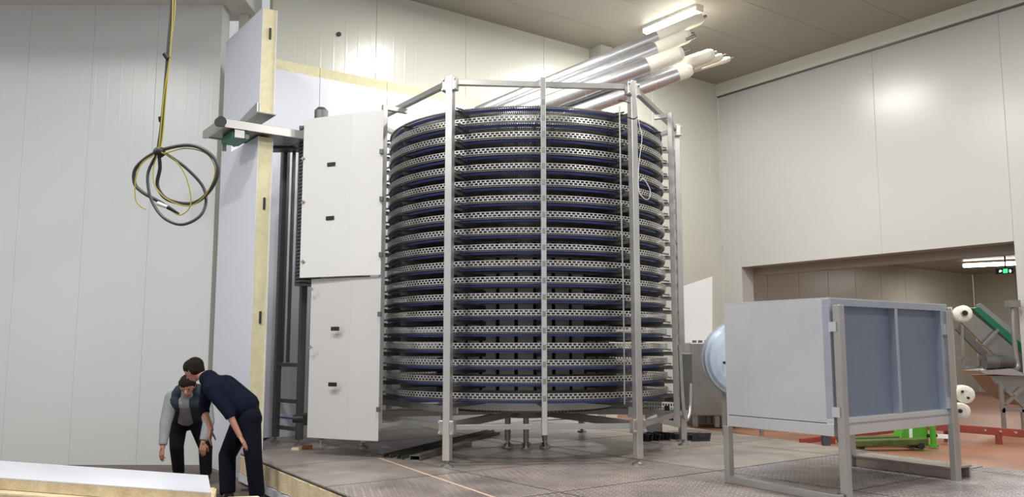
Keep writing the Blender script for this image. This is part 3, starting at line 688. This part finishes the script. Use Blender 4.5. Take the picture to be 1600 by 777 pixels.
# box body
bl = V((pd(1133.5, 560, L0.y).x, L0.y, 0)); bn = N0-(N0-R_).normalized()*(-.0); bn = V((pd(1299, 560, N0.y+.1).x, N0.y+.1, 0))
br = V((pd(1484, 560, R_.y+.02).x, R_.y+.02, 0)); bf = bl+(br-bn)
fr = (br-bn).normalized(); lf = (bl-bn).normalized()
fnrm = V((fr.y, -fr.x, 0)); fnrm = fnrm if fnrm.y < 0 else -fnrm        # out of the panelled side
lnrm = V((lf.y, -lf.x, 0)); lnrm = lnrm if lnrm.x < 0 else -lnrm        # out of the plain side
mb = MB(); mb.prism([((bl+fr*.0).x, bl.y), (bn.x, bn.y), (br.x, br.y), (bf.x, bf.y)], bz0+.10, bz1-.02)
# leave the panelled side open: rebuild as separate sheets
mb = MB(); th = .02
Lh = (bl-bn).length; Fh = (br-bn).length
mb.slab(bl, bn, -lnrm*th, bz0+.105, bz1); body = build(mb, 'side_sheet', 'galv', st_, bevel=.004)
mb = MB(); mb.slab(bl+lnrm*.006, bn+lnrm*.006+fnrm*.0, -lnrm*.03, bz0, bz0+.10); build(mb, 'bottom_channel', 'galv', st_, bevel=.004)
mb = MB(); mb.prism([(bl.x, bl.y), (bn.x, bn.y), (br.x, br.y), (bf.x, bf.y)], bz1, bz1+.012); build(mb, 'top_sheet', 'galv', st_)
mb = MB(); mb.prism([(p.x, p.y) for p in (bl, bn, br, bf)], bz0+.08, bz0+.1); build(mb, 'bottom_sheet', 'galv', st_)
mb = MB(); mb.slab(bf, br, -bx*th, bz0+.1, bz1); mb.slab(bl, bf, -fnrm*-th, bz0+.1, bz1); build(mb, 'rear_sheet', 'galv', st_)
# panelled side: rim, mullions, recessed panels
rim = MB(); rec = .07
rim.slab(bn, br, -fnrm*rec, bz1-.055, bz1); rim2 = MB(); rim2.slab(bn, br, -fnrm*rec, bz0, bz0+.14)
build(rim, 'rim', 'galv_rim', st_, bevel=.003); build(rim2, 'rim', 'galv', st_, bevel=.003)
def mull(a, b, name='mullion', dd=rec):
    mb = MB(); mb.slab(bn+fr*a, bn+fr*b, -fnrm*dd, bz0+.14, bz1-.055); build(mb, name, 'galv_rim', st_, bevel=.003)
mull(.0, .05); mull(Fh*.53-.022, Fh*.53+.022); mull(Fh-.12, Fh-.07)
for (a, b) in ((.05, Fh*.53-.022), (Fh*.53+.022, Fh-.12)):
    mb = MB(); mb.slab(bn+fr*a-fnrm*(rec-.005), bn+fr*b-fnrm*(rec-.005), -fnrm*.01, bz0+.14, bz1-.055); part(build(mb, 'recessed_panel', 'galv_blue', st_), 'recessed_panel', 'blue-grey recessed sheet')
# legs and rails
lN = leg(bn+fnrm*.07+fr*.02, 1.60, .034); lN2 = leg(bn+fnrm*.03+fr*.10, 1.58, .022)
lL = leg(L0+ax*.0, bz0, .032); lR = leg(R_+fnrm*.03, 1.60, .03); lR2 = leg(R_+fnrm*.02+fr*.07, 1.63, .024); lF = leg(F_, bz0+.1, .04)
for zz in (1.42, .72):
    mb = MB(); mb.bar(bn+fnrm*.07+Z*zz, bn-lnrm*.0+fnrm*.0-fr*.0+Z*zz, .05, .08); build(mb, 'bracket', 'galv', st_)
    mb = MB(); mb.obox(R_+fnrm*.0-fr*.02+Z*zz, fr*.04, fnrm*.04, Z*.05); build(mb, 'bracket', 'galv', st_)
mb = MB(); mb.bar(L0+Z*.035, V((N0.x, N0.y, .035)), .06, .07); build(mb, 'floor_rail', 'steel', st_, bevel=.006)
dF = (R_-F_).normalized(); oF = V((-dF.y, dF.x, 0)); oF = oF if oF.x > 0 else -oF
mb = MB(); mb.bar(F_+Z*.105+oF*.16, R_+Z*.105+oF*.16, .34, .02); mb.bar(F_+Z*.05+oF*.03, R_+Z*.05+oF*.03, .02, .10); mb.bar(F_+Z*.05+oF*.30, R_+Z*.05+oF*.30, .02, .10); build(mb, 'floor_channel', 'concrete', st_, bevel=.003)
mb = MB(); q = pd(1290, 684, 7.6); mb.obox(q-Z*.02, V((.03, 0, 0)), V((0, .03, 0)), Z*.05); build(mb, 'screw_foot', 'steel_dark', st_)

# stub pipes wrapped in white insulation on the right of the cabinet
def stub(u, v, d, L, r, label, holes):
    c = pd(u, v, d); dr = (B*.82+A*.55).normalized()
    t = thing('insulated_pipe_stub', label, 'pipe', c)
    mb = MB(); n = 7; prof = [(.0, .55), (.03, .85), (.08, 1.0), (.6, 1.0), (.85, .97), (.95, .8), (1.0, .5)]
    pr = [(c+dr*(a*L), r*b) for a, b in prof]
    for (p, ra), (q, rb) in zip(pr[:-1], pr[1:]): mb.cyl(p, q, ra, rb, 24, caps=False)
    mb.cyl(pr[0][0], pr[0][0]+dr*.002, pr[0][1], n=24); mb.cyl(pr[-1][0], pr[-1][0]-dr*.002, pr[-1][1], n=24)
    build(mb, 'insulation', 'insul', t)
    sd2 = V((dr.y, -dr.x, 0))
    for (a, b, rr, ln) in holes:
        o = c+sd2*(a*r)+Z*(b*r)
        mb = MB(); mb.cyl(o-dr*ln, o+dr*.05, rr, n=16); pe = build(mb, 'pipe_end', 'steel_dull', t)
        mb = MB(); mb.cyl(o-dr*(ln+.003), o-dr*(ln-.002), rr*.8, n=16); build(mb, 'pipe_mouth', 'black', pe)
    return t
stub(1506, 490, 8.45, .26, .082, 'upper white insulated pipe stub beside the top right corner of the blue box', [(0, .0, .03, .07)])
stub(1509, 617, 8.5, .34, .088, 'middle white insulated pipe stub with two small tubes, right of the blue box', [(-.35, .35, .014, .03), (.2, -.35, .014, .03)])
stub(1504, 643, 8.4, .28, .076, 'lowest white insulated pipe stub, right of the blue box', [(-.3, .05, .022, .03)])
q1 = pd(1488, 560, 8.62)
mb = MB(); mb.bar(V((q1.x, q1.y, 0)), V((q1.x, q1.y, 1.66)), .04, .04)
for (u, v) in ((1506, 490), (1509, 617), (1504, 643)):
    c = pd(u, v, 8.62); mb.bar(V((q1.x, q1.y, c.z)), V((c.x+.06, 8.66, c.z-.02)), .02, .02)
tag(build(mb, 'pipe_stand', 'steel', origin=(q1.x, q1.y, 0)), 'thin upright steel pipe holder behind the right leg of the blue box', 'stand')

# stainless cabinet behind, with the round cowl on it
k0 = gpt(1081, 668); kd = k0.y; kx0 = pd(1080, 600, kd).x; kx1 = pd(1235, 600, kd).x
zk0 = pd(1100, 650, kd).z; zk1 = pd(1100, 536, kd).z
sc_ = thing('stainless_cabinet', 'plain stainless cabinet on short legs standing behind the big galvanised box', 'cabinet', V((kx0, kd, 0)))
mb = MB(); mb.box(kx0, kd, zk0, kx1, kd+.7, zk1); build(mb, 'body', 'steel_dull', sc_, bevel=.012)
for x in (kx0+.06, kx0+.40, kx0+.50, kx1-.06):
    for y in (kd+.05, kd+.64):
        mb = MB(); mb.box(x-.035, y-.035, 0, x+.035, y+.035, zk0+.02); build(mb, 'leg', 'steel_dull', sc_, bevel=.004)
for u in (1085, 1094, 1104): q = pd(u, 534, kd+.05); mb = MB(); mb.obox(q, V((.03, 0, 0)), V((0, .02, 0)), Z*.02); build(mb, 'hinge', 'steel_dark', sc_)
dd_ = kd-1.4; dc = pd(1160, 561, dd_)
rr = 58/1319*dd_
dk_ = V((.12, -1, 0)).normalized()
cw = thing('round_cowl', 'pale blue round lid with a black knob, half hidden behind the big galvanised box', 'cowl', V((dc.x, dc.y, 0)))
mb = MB(); prof = [(0, rr), (.05, rr*1.0), (.06, rr*.965), (.10, rr*.90), (.13, rr*.72), (.145, rr*.4), (.15, .01)]
P0_ = dc-dk_*.1
for (a, r1), (b, r2) in zip(prof[:-1], prof[1:]): mb.cyl(P0_+dk_*a, P0_+dk_*b, r1, r2, 64, caps=False)
build(mb, 'lid', mat('pale_blue_lid', (.52, .62, .76), .35), cw)
mb = MB(); mb.cyl(P0_-dk_*.12, P0_, rr*1.0, rr*1.015, 64); build(mb, 'drum_body', 'galv_rim', cw)
mb = MB(); q = pd(1131, 567, dd_-.12); mb.cyl(q, q-dk_*-.05, .02, n=12); build(mb, 'knob', 'black', cw)
for s in (-1, 1):
    mb = MB(); c = V((dc.x+s*rr*.5+.02, dc.y+.16, 0)); mb.bar(c, c+Z*(dc.z-rr*.84), .05, .05); build(mb, 'leg', 'steel_dull', cw)

# ================================================================= THINGS ON THE FLOOR
# channels
def channel(u0, v0, u1, v1, w, h, label, closed=False, group=None):
    p = gpt(u0, v0); q = gpt(u1, v1); d = (q-p).normalized(); s = V((-d.y, d.x, 0)); t = .006; mb = MB()
    mb.bar(p+Z*t/2, q+Z*t/2, w, t)
    for k in (-1, 1): mb.bar(p+s*(k*(w/2-t/2))+Z*h/2, q+s*(k*(w/2-t/2))+Z*h/2, t, h)
    if closed: mb.bar(p+Z*(h-t/2), q+Z*(h-t/2), w, t)
    return tag(build(mb, 'steel_channel', 'steel_dark' if not closed else 'steel_dull', origin=p), label, 'channel')
channel(604, 716, 768, 676, .09, .045, 'rearmost of the long grey steel channels lying on the floor under the spiral')
channel(624, 718, 778, 679, .07, .04, 'middle long grey steel channel lying on the floor under the spiral')
channel(648, 720, 730, 697, .13, .055, 'short closed box section with its open end forward, by the left front leg', True)
# chain of black plastic segments
pc = thing('plastic_chain', 'heap of black plastic chain links lying on the floor by the right rear leg', 'chain', gpt(1050, 688))
for i in range(19):
    u = 1004+i*5.1; p = gpt(u, 689-8*math.sin(math.pi*i/18)*.4+random.uniform(-1, 1))
    a = .5+i*.07; dx = V((math.cos(a), math.sin(a), 0)); dy = V((-dx.y, dx.x, 0))
    mb = MB(); hh = random.uniform(.035, .055)
    mb.obox(p+Z*hh, dx*.014, dy*.13, V((.01, 0, hh))); mb.obox(p+Z*hh*1.2, dx*.022, dy*.05, Z*.02)
    build(mb, 'link', 'black_plastic', pc, bevel=.004)
# broken brick piece and leaves
p = gpt(480, 702); mb = MB(); mb.obox(p+Z*.025, V((.055, .02, 0)), V((-.015, .04, 0)), V((0, 0, .025)))
tag(build(mb, 'brick', 'brick', origin=p, bevel=.006), 'orange-red brick piece lying on the floor under the white cover doors', 'brick')
p = gpt(463, 703); mb = MB(); mb.obox(p+Z*.012, V((.05, -.02, 0)), V((.01, .03, 0)), V((0, 0, .012)))
tag(build(mb, 'wood_chip', 'foam_old', origin=p), 'flat brown chip of wood lying left of the brick piece', 'wood')
# slab stack, front left
ZS = .10
s0 = pz(-260, 702, ZS); s1 = pz(325, 743, ZS); s2 = pz(330, 770, ZS); s3 = pz(-260, 728, ZS)
sl = thing('insulated_slab', 'white-topped insulated panel lying flat on the stack at the front left', 'panel', V((s1.x, s1.y, ZS)))
def P2(l): return [(p.x, p.y) for p in l]
mb = MB(); mb.prism(P2([s0, s1, s2, s3]), ZS-.008, ZS); build(mb, 'skin', 'panel_plain', sl)
mb = MB(); mb.prism(P2([s0, s1, s2, s3]), ZS-.10, ZS-.009); build(mb, 'foam_core', 'foam_old', sl)
cx = (s2-s3).normalized(); cy = V((cx.y, -cx.x, 0)); cy = cy if cy.y < 0 else -cy
for k, (a, b, lab) in enumerate(((.10, .13, 'upper foam panel lying in the stack below the white-topped panel'), (-.05, .02, 'lower foam panel at the bottom of the stack, front left'))):
    zz = ZS-.104-k*.15; pp = [s0, s1+cx*a, s2+cx*a+cy*b, s3+cy*b]
    t = thing('insulated_slab', lab, 'slab', V((s2.x, s2.y, zz-.15)))
    mb = MB(); mb.prism(P2(pp), zz-.145, zz-.008); build(mb, 'foam_core', 'foam_old', t)
    mb = MB(); mb.prism(P2([pp[0], pp[1]-cx*.02, pp[2]-cx*.02-cy*.02, pp[3]]), zz-.008, zz-.001); build(mb, 'skin', 'foam_old', t)
p = V((s2.x+.12, s2.y+.28, LOW)); mb = MB(); mb.obox(p+Z*.16, V((.14, .03, 0)), V((-.05, .32, 0)), Z*.16)
tag(build(mb, 'foam_block', 'foam', origin=p, bevel=.02), 'loose yellow foam block beside the end of the white-topped panel', 'block')
for (u, v, sx, lab) in ((452, 769, .05, 'dark splinter lying at the foot of the platform edge, right of the navy man'), (383, 767, .04, 'small brown chip on the floor between the navy man\'s legs')):
    p = pz(u, v, LOW); mb = MB(); mb.obox(V((p.x, p.y, LOW+.012)), V((sx, .01, 0)), V((-.01, .03, 0)), Z*.012)
    tag(build(mb, 'debris', 'low_floor', origin=(p.x, p.y, LOW)), lab, 'debris')

# ================================================================= BEYOND: RED BARRIER, PALLET TRUCK, INCLINE CONVEYOR, EXIT SIGN
rb = thing('red_steel_frame', 'low red steel frame lying across the orange floor behind the blue box', 'frame', gpt(1450, 690))
dR = 11.6
def rp(u, v, d): return pd(u, v, d)
mb = MB(); mb.bar(rp(1449, 666, dR), rp(1640, 681, dR-.5), .05, .10); build(mb, 'rail', 'red', rb, bevel=.004)
mb = MB(); mb.bar(rp(1449, 666, dR), rp(1250, 690, 11.3), .05, .07); build(mb, 'rail', 'red', rb, bevel=.004)
for u, v, d in ((1479, 672, dR), (1300, 684, 11.35), (1560, 676, dR-.3)):
    q = rp(u, v, d); mb = MB(); mb.bar(V((q.x, q.y, -.02)), V((q.x, q.y, q.z)), .06, .06); build(mb, 'post', 'red', rb)
for i in range(5):
    q = rp(1490+i*24, 668.5+i*1.9, dR-.06-i*.065-.03*i); mb = MB(); mb.cyl(q, q-V((0, .03, 0)), .014, n=8); build(mb, 'bolt', 'steel_bright', rb)
pj = thing('pallet_truck', 'bright green hand pallet truck standing on the orange floor behind the blue box', 'pallet truck', gpt(1430, 700))
dP = 10.9
def hp(l, d, dep): mb = MB(); mb.extr([pd(u, v, d) for u, v in l], V((0, dep, 0))); return mb
build(hp([(1404, 693), (1411, 667), (1418, 658), (1444, 657), (1450, 672), (1452, 697), (1440, 699)], dP, .22), 'chassis', 'lime', pj, bevel=.012)
build(hp([(1420.5, 671), (1425.5, 670), (1426, 686), (1421, 687)], dP-.006, .005), 'label_plate', 'white', pj)
mb = MB(); a = gpt(1330, 702); b = gpt(1446, 701)
for dy in (.0, .36):
    mb2 = MB(); mb2.bar(V((a.x, a.y+dy+.0, .07)), V((b.x, b.y+dy, .09)), .17, .075); build(mb2, 'fork', 'lime_dirty', pj, bevel=.01)
for x_ in (a.x+.12, b.x-.1):
    mb = MB(); mb.cyl(V((x_, a.y-.05, .04)), V((x_, a.y+.45, .04)), .04, n=14); build(mb, 'wheel', 'black', pj)
q = pd(1449, 681, dP-.02); mb = MB(); mb.cyl(q, q+V((.12, 0, 0)), .022, n=12); build(mb, 'hub', 'black', pj)
q = gpt(1465, 700); mb = MB(); mb.bar(V((q.x, q.y+.1, 0)), V((q.x, q.y+.1, .34)), .06, .05); mb.cyl(V((q.x, q.y+.1, .0)), V((q.x, q.y+.1, .03)), .06, n=14)
tag(build(mb, 'green_post', 'lime', origin=(q.x, q.y+.1, 0)), 'short green steel post standing right of the pallet truck', 'post')
q = pd(1453, 681, 11.3); q2 = pd(1487, 683, 11.2); mb = MB(); mb.bar(V((q.x, q.y, q.z)), V((q2.x, q2.y, q2.z)), .05, .05); mb.bar(V((q2.x-.03, q2.y, -.02)), V((q2.x-.03, q2.y, q2.z)), .03, .03); mb.bar(V((q.x+.03, q.y, -.02)), V((q.x+.03, q.y, q.z)), .03, .03)
tag(build(mb, 'white_rail', 'white', origin=(q.x, q.y, 0)), 'short white horizontal rail between the green post and the blue box', 'rail')
# incline conveyor
ic = thing('incline_conveyor', 'steep stainless incline conveyor with green belt standing in the doorway room', 'conveyor', V((pd(1560, 640, 13.2).x, 13.2, 0)))
dI = 13.2
build(hp([(1498, 500), (1516, 486), (1640, 590), (1640, 640), (1600, 600)], dI, .04), 'side_plate', 'steel_dull', ic, bevel=.004)
build(hp([(1498, 500), (1516, 486), (1640, 590), (1640, 640), (1600, 600)], dI+.62, .04), 'side_plate', 'steel_dull', ic, bevel=.004)
build(hp([(1520, 482), (1530, 480), (1640, 574), (1640, 590)], dI+.05, .5), 'belt', 'green', ic)
build(hp([(1525, 478), (1533, 474), (1640, 562), (1640, 572)], dI+.56, .06), 'side_guide', 'steel', ic)
build(hp([(1494, 515), (1500, 508), (1545, 552), (1534, 556)], dI-.05, .05), 'lower_frame', 'steel_dark', ic)
mb = MB()
for l in (((1503, 508), (1505, 575)), ((1505, 574), (1530, 574)), ((1530, 556), (1531, 574)), ((1536, 540), (1560, 515)), ((1498, 560), (1515, 561))):
    mb = MB(); mb.bar(pd(*l[0], dI-.06), pd(*l[1], dI-.06), .03, .035); build(mb, 'brace', 'steel_dull', ic)
pass
q = pd(1538, 566, dI-.25); mb = MB(); mb.cyl(q, q+V((.17, -.02, 0)), .115, n=22); mb.cyl(q+V((.17, -.02, 0)), q+V((.42, -.03, 0)), .095, n=22)
for i in range(7): mb.cyl(q+V((.2+i*.03, -.025, 0)), q+V((.21+i*.03, -.025, 0)), .105, n=22)
build(mb, 'motor', 'steel_dark', ic)
q = pd(1572, 566, dI-.25); mb = MB(); mb.cyl(q, q+V((.09, 0, 0)), .09, .07, 20); build(mb, 'motor_cap', 'steel_bright', ic)
build(hp([(1530, 580), (1580, 576), (1600, 584), (1640, 586), (1640, 590), (1540, 585)], dI-.4, .5), 'shelf', 'steel', ic, bevel=.004)
build(hp([(1545, 587), (1640, 587), (1640, 640), (1598, 634), (1565, 612)], dI-.3, .5), 'hopper', 'steel_dull', ic, bevel=.006)
mb = MB()
for l in (((1563, 600), (1567, 645)), ((1566, 640), (1600, 642)), ((1570, 632), (1598, 606)), ((1572, 610), (1600, 636))):
    mb = MB(); mb.bar(pd(*l[0], dI-.35), pd(*l[1], dI-.35), .05, .05); build(mb, 'brace', 'steel_dull', ic)
for (u, v, dd3) in ((1567, 640, -.35), (1598, 640, -.35), (1640, 600, .4)):
    q = pd(u, v, dI+dd3); mb = MB(); mb.bar(q, V((q.x, q.y, -.02)), .05, .05); build(mb, 'leg', 'steel_dull', ic)
mb = MB(); mb.tube([pd(1583, 478, dI-.2), pd(1584, 520, dI-.2), pd(1588, 560, dI-.2), pd(1590, 573, dI-.22), pd(1582, 579, dI-.25), pd(1560, 580, dI-.3)], .036, 12, 6)
q = pd(1582, 475, dI-.2); mb.obox(q, V((.08, 0, 0)), V((0, .08, 0)), Z*.055); build(mb, 'vent_pipe', 'steel_dull', ic)
# exit sign
es = thing('exit_sign', 'small lit green exit sign hanging under the low ceiling beside the tube light', 'sign', pd(1571, 420, 17.3))
build(hp([(1558, 419.5), (1584, 418.5), (1584, 427.5), (1558, 428.5)], 17.3, .05), 'housing', 'black', es)
build(hp([(1567.5, 420.5), (1574.5, 420.2), (1574.5, 426.5), (1567.5, 427)], 17.295, .003), 'green_panel', 'exit_green', es)
build(hp([(1562, 422), (1563.5, 422), (1566, 423.5), (1563.5, 425.5), (1561, 425.5)], 17.295, .003), 'arrow', 'exit_white', es)
build(hp([(1577, 421.5), (1578.5, 421), (1580.5, 423.5), (1579, 426.5), (1577, 425)], 17.295, .003), 'running_figure', 'exit_white', es)
q = pd(1571, 419, 17.32); mb = MB(); mb.bar(q, V((q.x, q.y, FC)), .02, .02); build(mb, 'hanger', 'black', es)
# small dark wall bracket at far right and hole in the back wall
q = pl(529, 54, c0+A*off+Z, A); mb = MB(); mb.cyl(q-A*.03, q, .035, n=12)
tag(build(mb, 'wall_plug', 'black', origin=q), 'small black plug on the cream back wall above the white panels', 'plug')

# ================================================================= PEOPLE
def capsule_obj(name, segs, m, parent, vox, origin, smooth=3, ends=True):
    mb = MB()
    for (p, r1, q, r2, *op) in segs:
        p = V(p); q = V(q); flat = op and op[0] == 'flat'
        if (q-p).length > 1e-4: mb.cyl(p, q, r1, r2, 14)
        mb.ball(p, r1, 14)
        if not flat: mb.ball(q, r2, 14)
    me = mb.mesh(name, m, origin)
    o = bpy.data.objects.new(name, me); COL.objects.link(o)
    r = o.modifiers.new('r', 'REMESH'); r.mode = 'VOXEL'; r.voxel_size = vox; r.use_smooth_shade = True
    s = o.modifiers.new('s', 'SMOOTH'); s.factor = .5; s.iterations = smooth
    dg = bpy.context.evaluated_depsgraph_get(); e = o.evaluated_get(dg); nm = bpy.data.meshes.new_from_object(e)
    nm.name = name; bpy.data.objects.remove(o)
    nm.polygons.foreach_set('use_smooth', [True]*len(nm.polygons))
    if not nm.materials: nm.materials.append(m)
    o = bpy.data.objects.new(name, nm); return place(o, parent, origin)
def hand(wrist, d, pn_, side, curl=.5, r=.0088):
    """palm and five bent fingers; d along the hand, pn_ out of the palm, side = thumb side"""
    d = V(d).normalized(); pn_ = V(pn_); pn_ = (pn_-d*pn_.dot(d)).normalized(); lat = d.cross(pn_).normalized()*side; S_ = []
    kn = []
    for i, (o, L) in enumerate(((.031, .083), (.011, .088), (-.010, .084), (-.030, .076))):
        a = wrist+lat*(o*.55)+d*.012; b = wrist+lat*o+d*L; S_.append((a, .013, b, .0125)); kn.append(b)
    for i, L in enumerate((.072, .080, .074, .058)):
        p = kn[i]; ang = 0; seg = (L*.45, L*.32, L*.26)
        for k in range(3):
            ang += curl*(.55+.12*i)*(1 if k else .7); dd = (d*math.cos(ang)+pn_*math.sin(ang)).normalized()
            q = p+dd*seg[k]; S_.append((p, r-.0008*k, q, r-.0008*(k+1))); p = q
    t0 = wrist+lat*.024+d*.025; t1 = t0+(lat*.8+d*.75+pn_*.35).normalized()*.045; t2 = t1+(lat*.35+d*.85+pn_*.5).normalized()*.032; t3 = t2+(d*.85+pn_*.5).normalized()*.024
    S_ += [(t0, .015, t1, .0115), (t1, .0115, t2, .0100), (t2, .0098, t3, .0082)]
    return S_
def head(c, face, up):
    """c centre of skull"""
    face = V(face).normalized(); up = V(up); up = (up-face*up.dot(face)).normalized(); sd = face.cross(up)
    S_ = [(c-face*.025+up*.02, .088, c+face*.02+up*.025, .080), (c+face*.02, .078, c+face*.045-up*.055, .050), (c-up*.02, .07, c+face*.035-up*.085, .036),
          (c+face*.088-up*.0, .010, c+face*.112-up*.032, .014), (c+face*.085-up*.066, .014, c+face*.088-up*.066, .012)]
    for s in (-1, 1):
        S_.append((c+sd*(s*.080)+up*.01-face*.005, .016, c+sd*(s*.076)-up*.028, .012)); S_.append((c+sd*(s*.03)+face*.075+up*.022, .014, c+sd*(s*.015)+face*.082+up*.024, .012))
    hair = [(c-face*.035+up*.03, .094, c+face*.015+up*.042, .084), (c-face*.05+up*.03, .08, c-face*.045-up*.035, .066)]
    for s in (-1, 1): hair.append((c+sd*(s*.04)+up*.04+face*.0, .058, c+sd*(s*.045)-face*.03-up*.015, .05))
    eyes = [c+sd*(s*.031)+face*.080+up*.004 for s in (-1, 1)]
    return S_, hair, eyes
def finish(root, S_, hair, eyes, origin, lips=None):
    capsule_obj('body', S_, M['skin'], root, .0065, origin, 2)
    part(capsule_obj('hair', hair, M['hair'], root, .008, origin, 3), 'hair', 'short dark hair')
    for e in eyes:
        mb = MB(); mb.ball(e, .0135, 12); build(mb, 'eye', 'eye', root)

# --- man in navy, side on, bending to the left
dN = 8.95; o_ = V((-2.75, dN, LOW))
mn = thing('person', 'man in navy jersey and dark navy trousers bending over with his back to the spiral', 'person', o_)
def n_(u, v, k=0): return pd(u, v, dN+k)
hipN, hipF = n_(392, 655, -.09), n_(384, 652, .10)
waist = n_(378, 634); chest = n_(348, 606); neck0 = n_(322, 592, .0); hd = n_(303, 578, .02)
shN, shF = n_(329, 607, -.17), n_(326, 600, .17)
elN = n_(357, 645, -.20); wrN = n_(375, 682, -.20)
elF = n_(318, 640, .24); wrF = n_(330, 672, .14)
kN = n_(396, 715, -.12); aN = V((n_(401, 775, -.12).x, dN-.10, LOW+.09))
kF = n_(355, 712, .10); aF = V((n_(357, 775, .05).x, dN+.02, LOW+.09))
S_, hair, eyes = head(hd, V((-.72, .25, -.45)), V((-.45, 0, .9)))
S_ += [(neck0, .058, hd-V((-.03, 0, .02)), .056), (chest, .10, neck0, .06), (waist, .11, chest, .11), (hipN, .09, waist, .09), (hipF, .09, waist, .09),
       (neck0, .05, shN, .05), (neck0, .05, shF, .05), (shN, .046, elN, .040), (elN, .040, wrN, .027), (shF, .046, elF, .040), (elF, .040, wrF, .027),
       (hipN, .08, kN, .052), (kN, .052, aN, .038), (hipF, .08, kF, .052), (kF, .052, aF, .038)]
S_ += [(aN, .038, aN+V((-.03, 0, -.04)), .035), (aF, .038, aF+V((-.03, 0, -.04)), .035)]
S_ += hand(wrN, n_(383, 694, -.21)-wrN, V((-.9, .2, -.3)), 1, .35)
S_ += hand(wrF, V((-.1, -.1, -1)), V((1, 0, 0)), -1, .4)
finish(mn, S_, hair, eyes, o_)
j = [(waist+V((.03, -.05, 0)), .135, chest+V((0, -.06, 0)), .135), (waist+V((.03, .06, 0)), .135, chest+V((0, .07, 0)), .135),
     (chest+V((0, -.06, 0)), .135, shN+V((.02, .03, -.0)), .088), (chest+V((0, .07, 0)), .135, shF+V((.02, -.03, 0)), .088), (chest, .12, neck0+V((.012, 0, -.004)), .082), (neck0+V((.03, -.05, 0)), .085, neck0+V((.03, .05, 0)), .085), (shN+V((.0, .05, .03)), .085, neck0+V((.03, 0, .01)), .085),
     (waist, .14, (hipN+hipF)/2+V((-.01, 0, .02)), .142),
     (shN, .078, elN, .060), (elN, .060, elN.lerp(wrN, .22), .053, 'flat'), (shF, .078, elF, .060), (elF, .060, elF.lerp(wrF, .22), .053, 'flat')]
capsule_obj('jersey', j, M['navy'], mn, .009, o_, 4)
tz = [((hipN+hipF)/2, .135, waist+V((.02, 0, -.03)), .135), (hipN, .118, hipF, .118), (hipN+V((-.01, 0, -.03)), .115, kN, .088), (kN, .088, aN+Z*.0, .078, 'flat'), (hipF+V((-.02, 0, -.03)), .122, kF, .090), (kF, .090, aF, .080, 'flat')]
capsule_obj('trousers', tz, M['navy_trouser'], mn, .009, o_, 4)
def boots(root, pts, fdir, origin):
    fdir = V(fdir).normalized()
    for a in pts:
        b = V((a.x, a.y, LOW)); capsule_obj('boot', [(b+Z*.05-fdir*.03, .045, b+Z*.04+fdir*.13, .038), (b+Z*.045-fdir*.03, .044, b+Z*.12, .046)], M['boot'], root, .008, origin, 3)
boots(mn, (aN, aF), (-1, .2, 0), o_)
mb = MB(); q = n_(352, 704, -.02); mb.obox(q+V((0, -.0, 0)), V((.06, 0, .0)), V((0, .01, 0)), Z*.006)
# --- man in grey sleeves and vest, facing the camera, bent forward
dG = 10.35; o_ = V((-4.0, dG, LOW))
mg = thing('person', 'man in dark vest with light grey sleeves stooping towards the camera, arms hanging', 'person', o_)
def g_(u, v, k=0): return pd(u, v, dG+k)
hL, hR = g_(279, 656, .08), g_(309, 656, .08); hm = (hL+hR)/2
ch = g_(294, 626, -.30); nk = g_(294, 612, -.42); hd = g_(293, 603, -.50)
sL, sR = g_(269, 622, -.34), g_(320, 622, -.34)
eL, eR = g_(259, 660, -.40), g_(326, 660, -.40); wL, wR = g_(254, 700, -.48), g_(317, 692, -.48)
kL, kR = g_(276, 698, -.10), g_(321, 698, -.10); aL = V((g_(277, 735).x, dG+.05, LOW+.09)); aR = V((g_(324, 745).x, dG-.05, LOW+.09))
S_, hair, eyes = head(hd, V((.12, -.85, -.5)), V((0, -.45, .9)))
S_ += [(nk, .056, hd+V((0, .04, -.03)), .056), (ch, .10, nk, .06), (hm, .11, ch, .11), (nk, .05, sL, .05), (nk, .05, sR, .05),
       (sL, .046, eL, .040), (eL, .040, wL, .027), (sR, .046, eR, .040), (eR, .040, wR, .027),
       (hL, .08, kL, .052), (kL, .052, aL, .038), (hR, .08, kR, .052), (kR, .052, aR, .038), (aL, .038, aL-Z*.04, .035), (aR, .038, aR-Z*.04, .035)]
S_ += hand(wL, V((-.05, -.1, -1)), V((.5, .8, 0)), -1, .55)
S_ += hand(wR, V((.05, -.1, -1)), V((-.5, .8, 0)), 1, .55)
finish(mg, S_, hair, eyes, o_)
sl_ = []
for s_, e_, w_ in ((sL, eL, wL), (sR, eR, wR)):
    sl_ += [(ch, .10, s_, .085), (s_, .085, e_, .068), (e_, .068, e_.lerp(w_, .90), .047, 'flat')]
sl_ += [(ch+V((0, -.03, .0)), .125, hm+V((0, -.02, .03)), .140), (ch, .10, nk, .075), (nk+V((-.05, .04, -.02)), .075, nk+V((.05, .04, -.02)), .075)]
capsule_obj('shirt', sl_, M['greyshirt'], mg, .009, o_, 4)
vs = []
for s in (-1, 1):
    vs += [(ch+V((s*.105, -.03, .0)), .118, hm+V((s*.10, -.02, .06)), .130), (ch+V((s*.11, -.02, .02)), .112, nk+V((s*.10, .04, .0)), .085), (nk+V((s*.08, .07, .02)), .07, hm+V((s*.05, .1, .1)), .11)]
capsule_obj('vest', vs, M['vest'], mg, .009, o_, 4)
mb = MB(); q = ch+V((0, -.14, -.02)); 
tz = [(hL, .118, hR, .118), (hm, .135, hm+V((0, -.03, .02)), .135), (hL+V((0, 0, -.03)), .112, kL, .082), (kL, .082, aL, .068, 'flat'), (hR+V((0, 0, -.03)), .112, kR, .082), (kR, .082, aR, .068, 'flat')]
capsule_obj('trousers', tz, M['dark_trouser'], mg, .009, o_, 4)
boots(mg, (aL, aR), (0, -1, 0), o_)
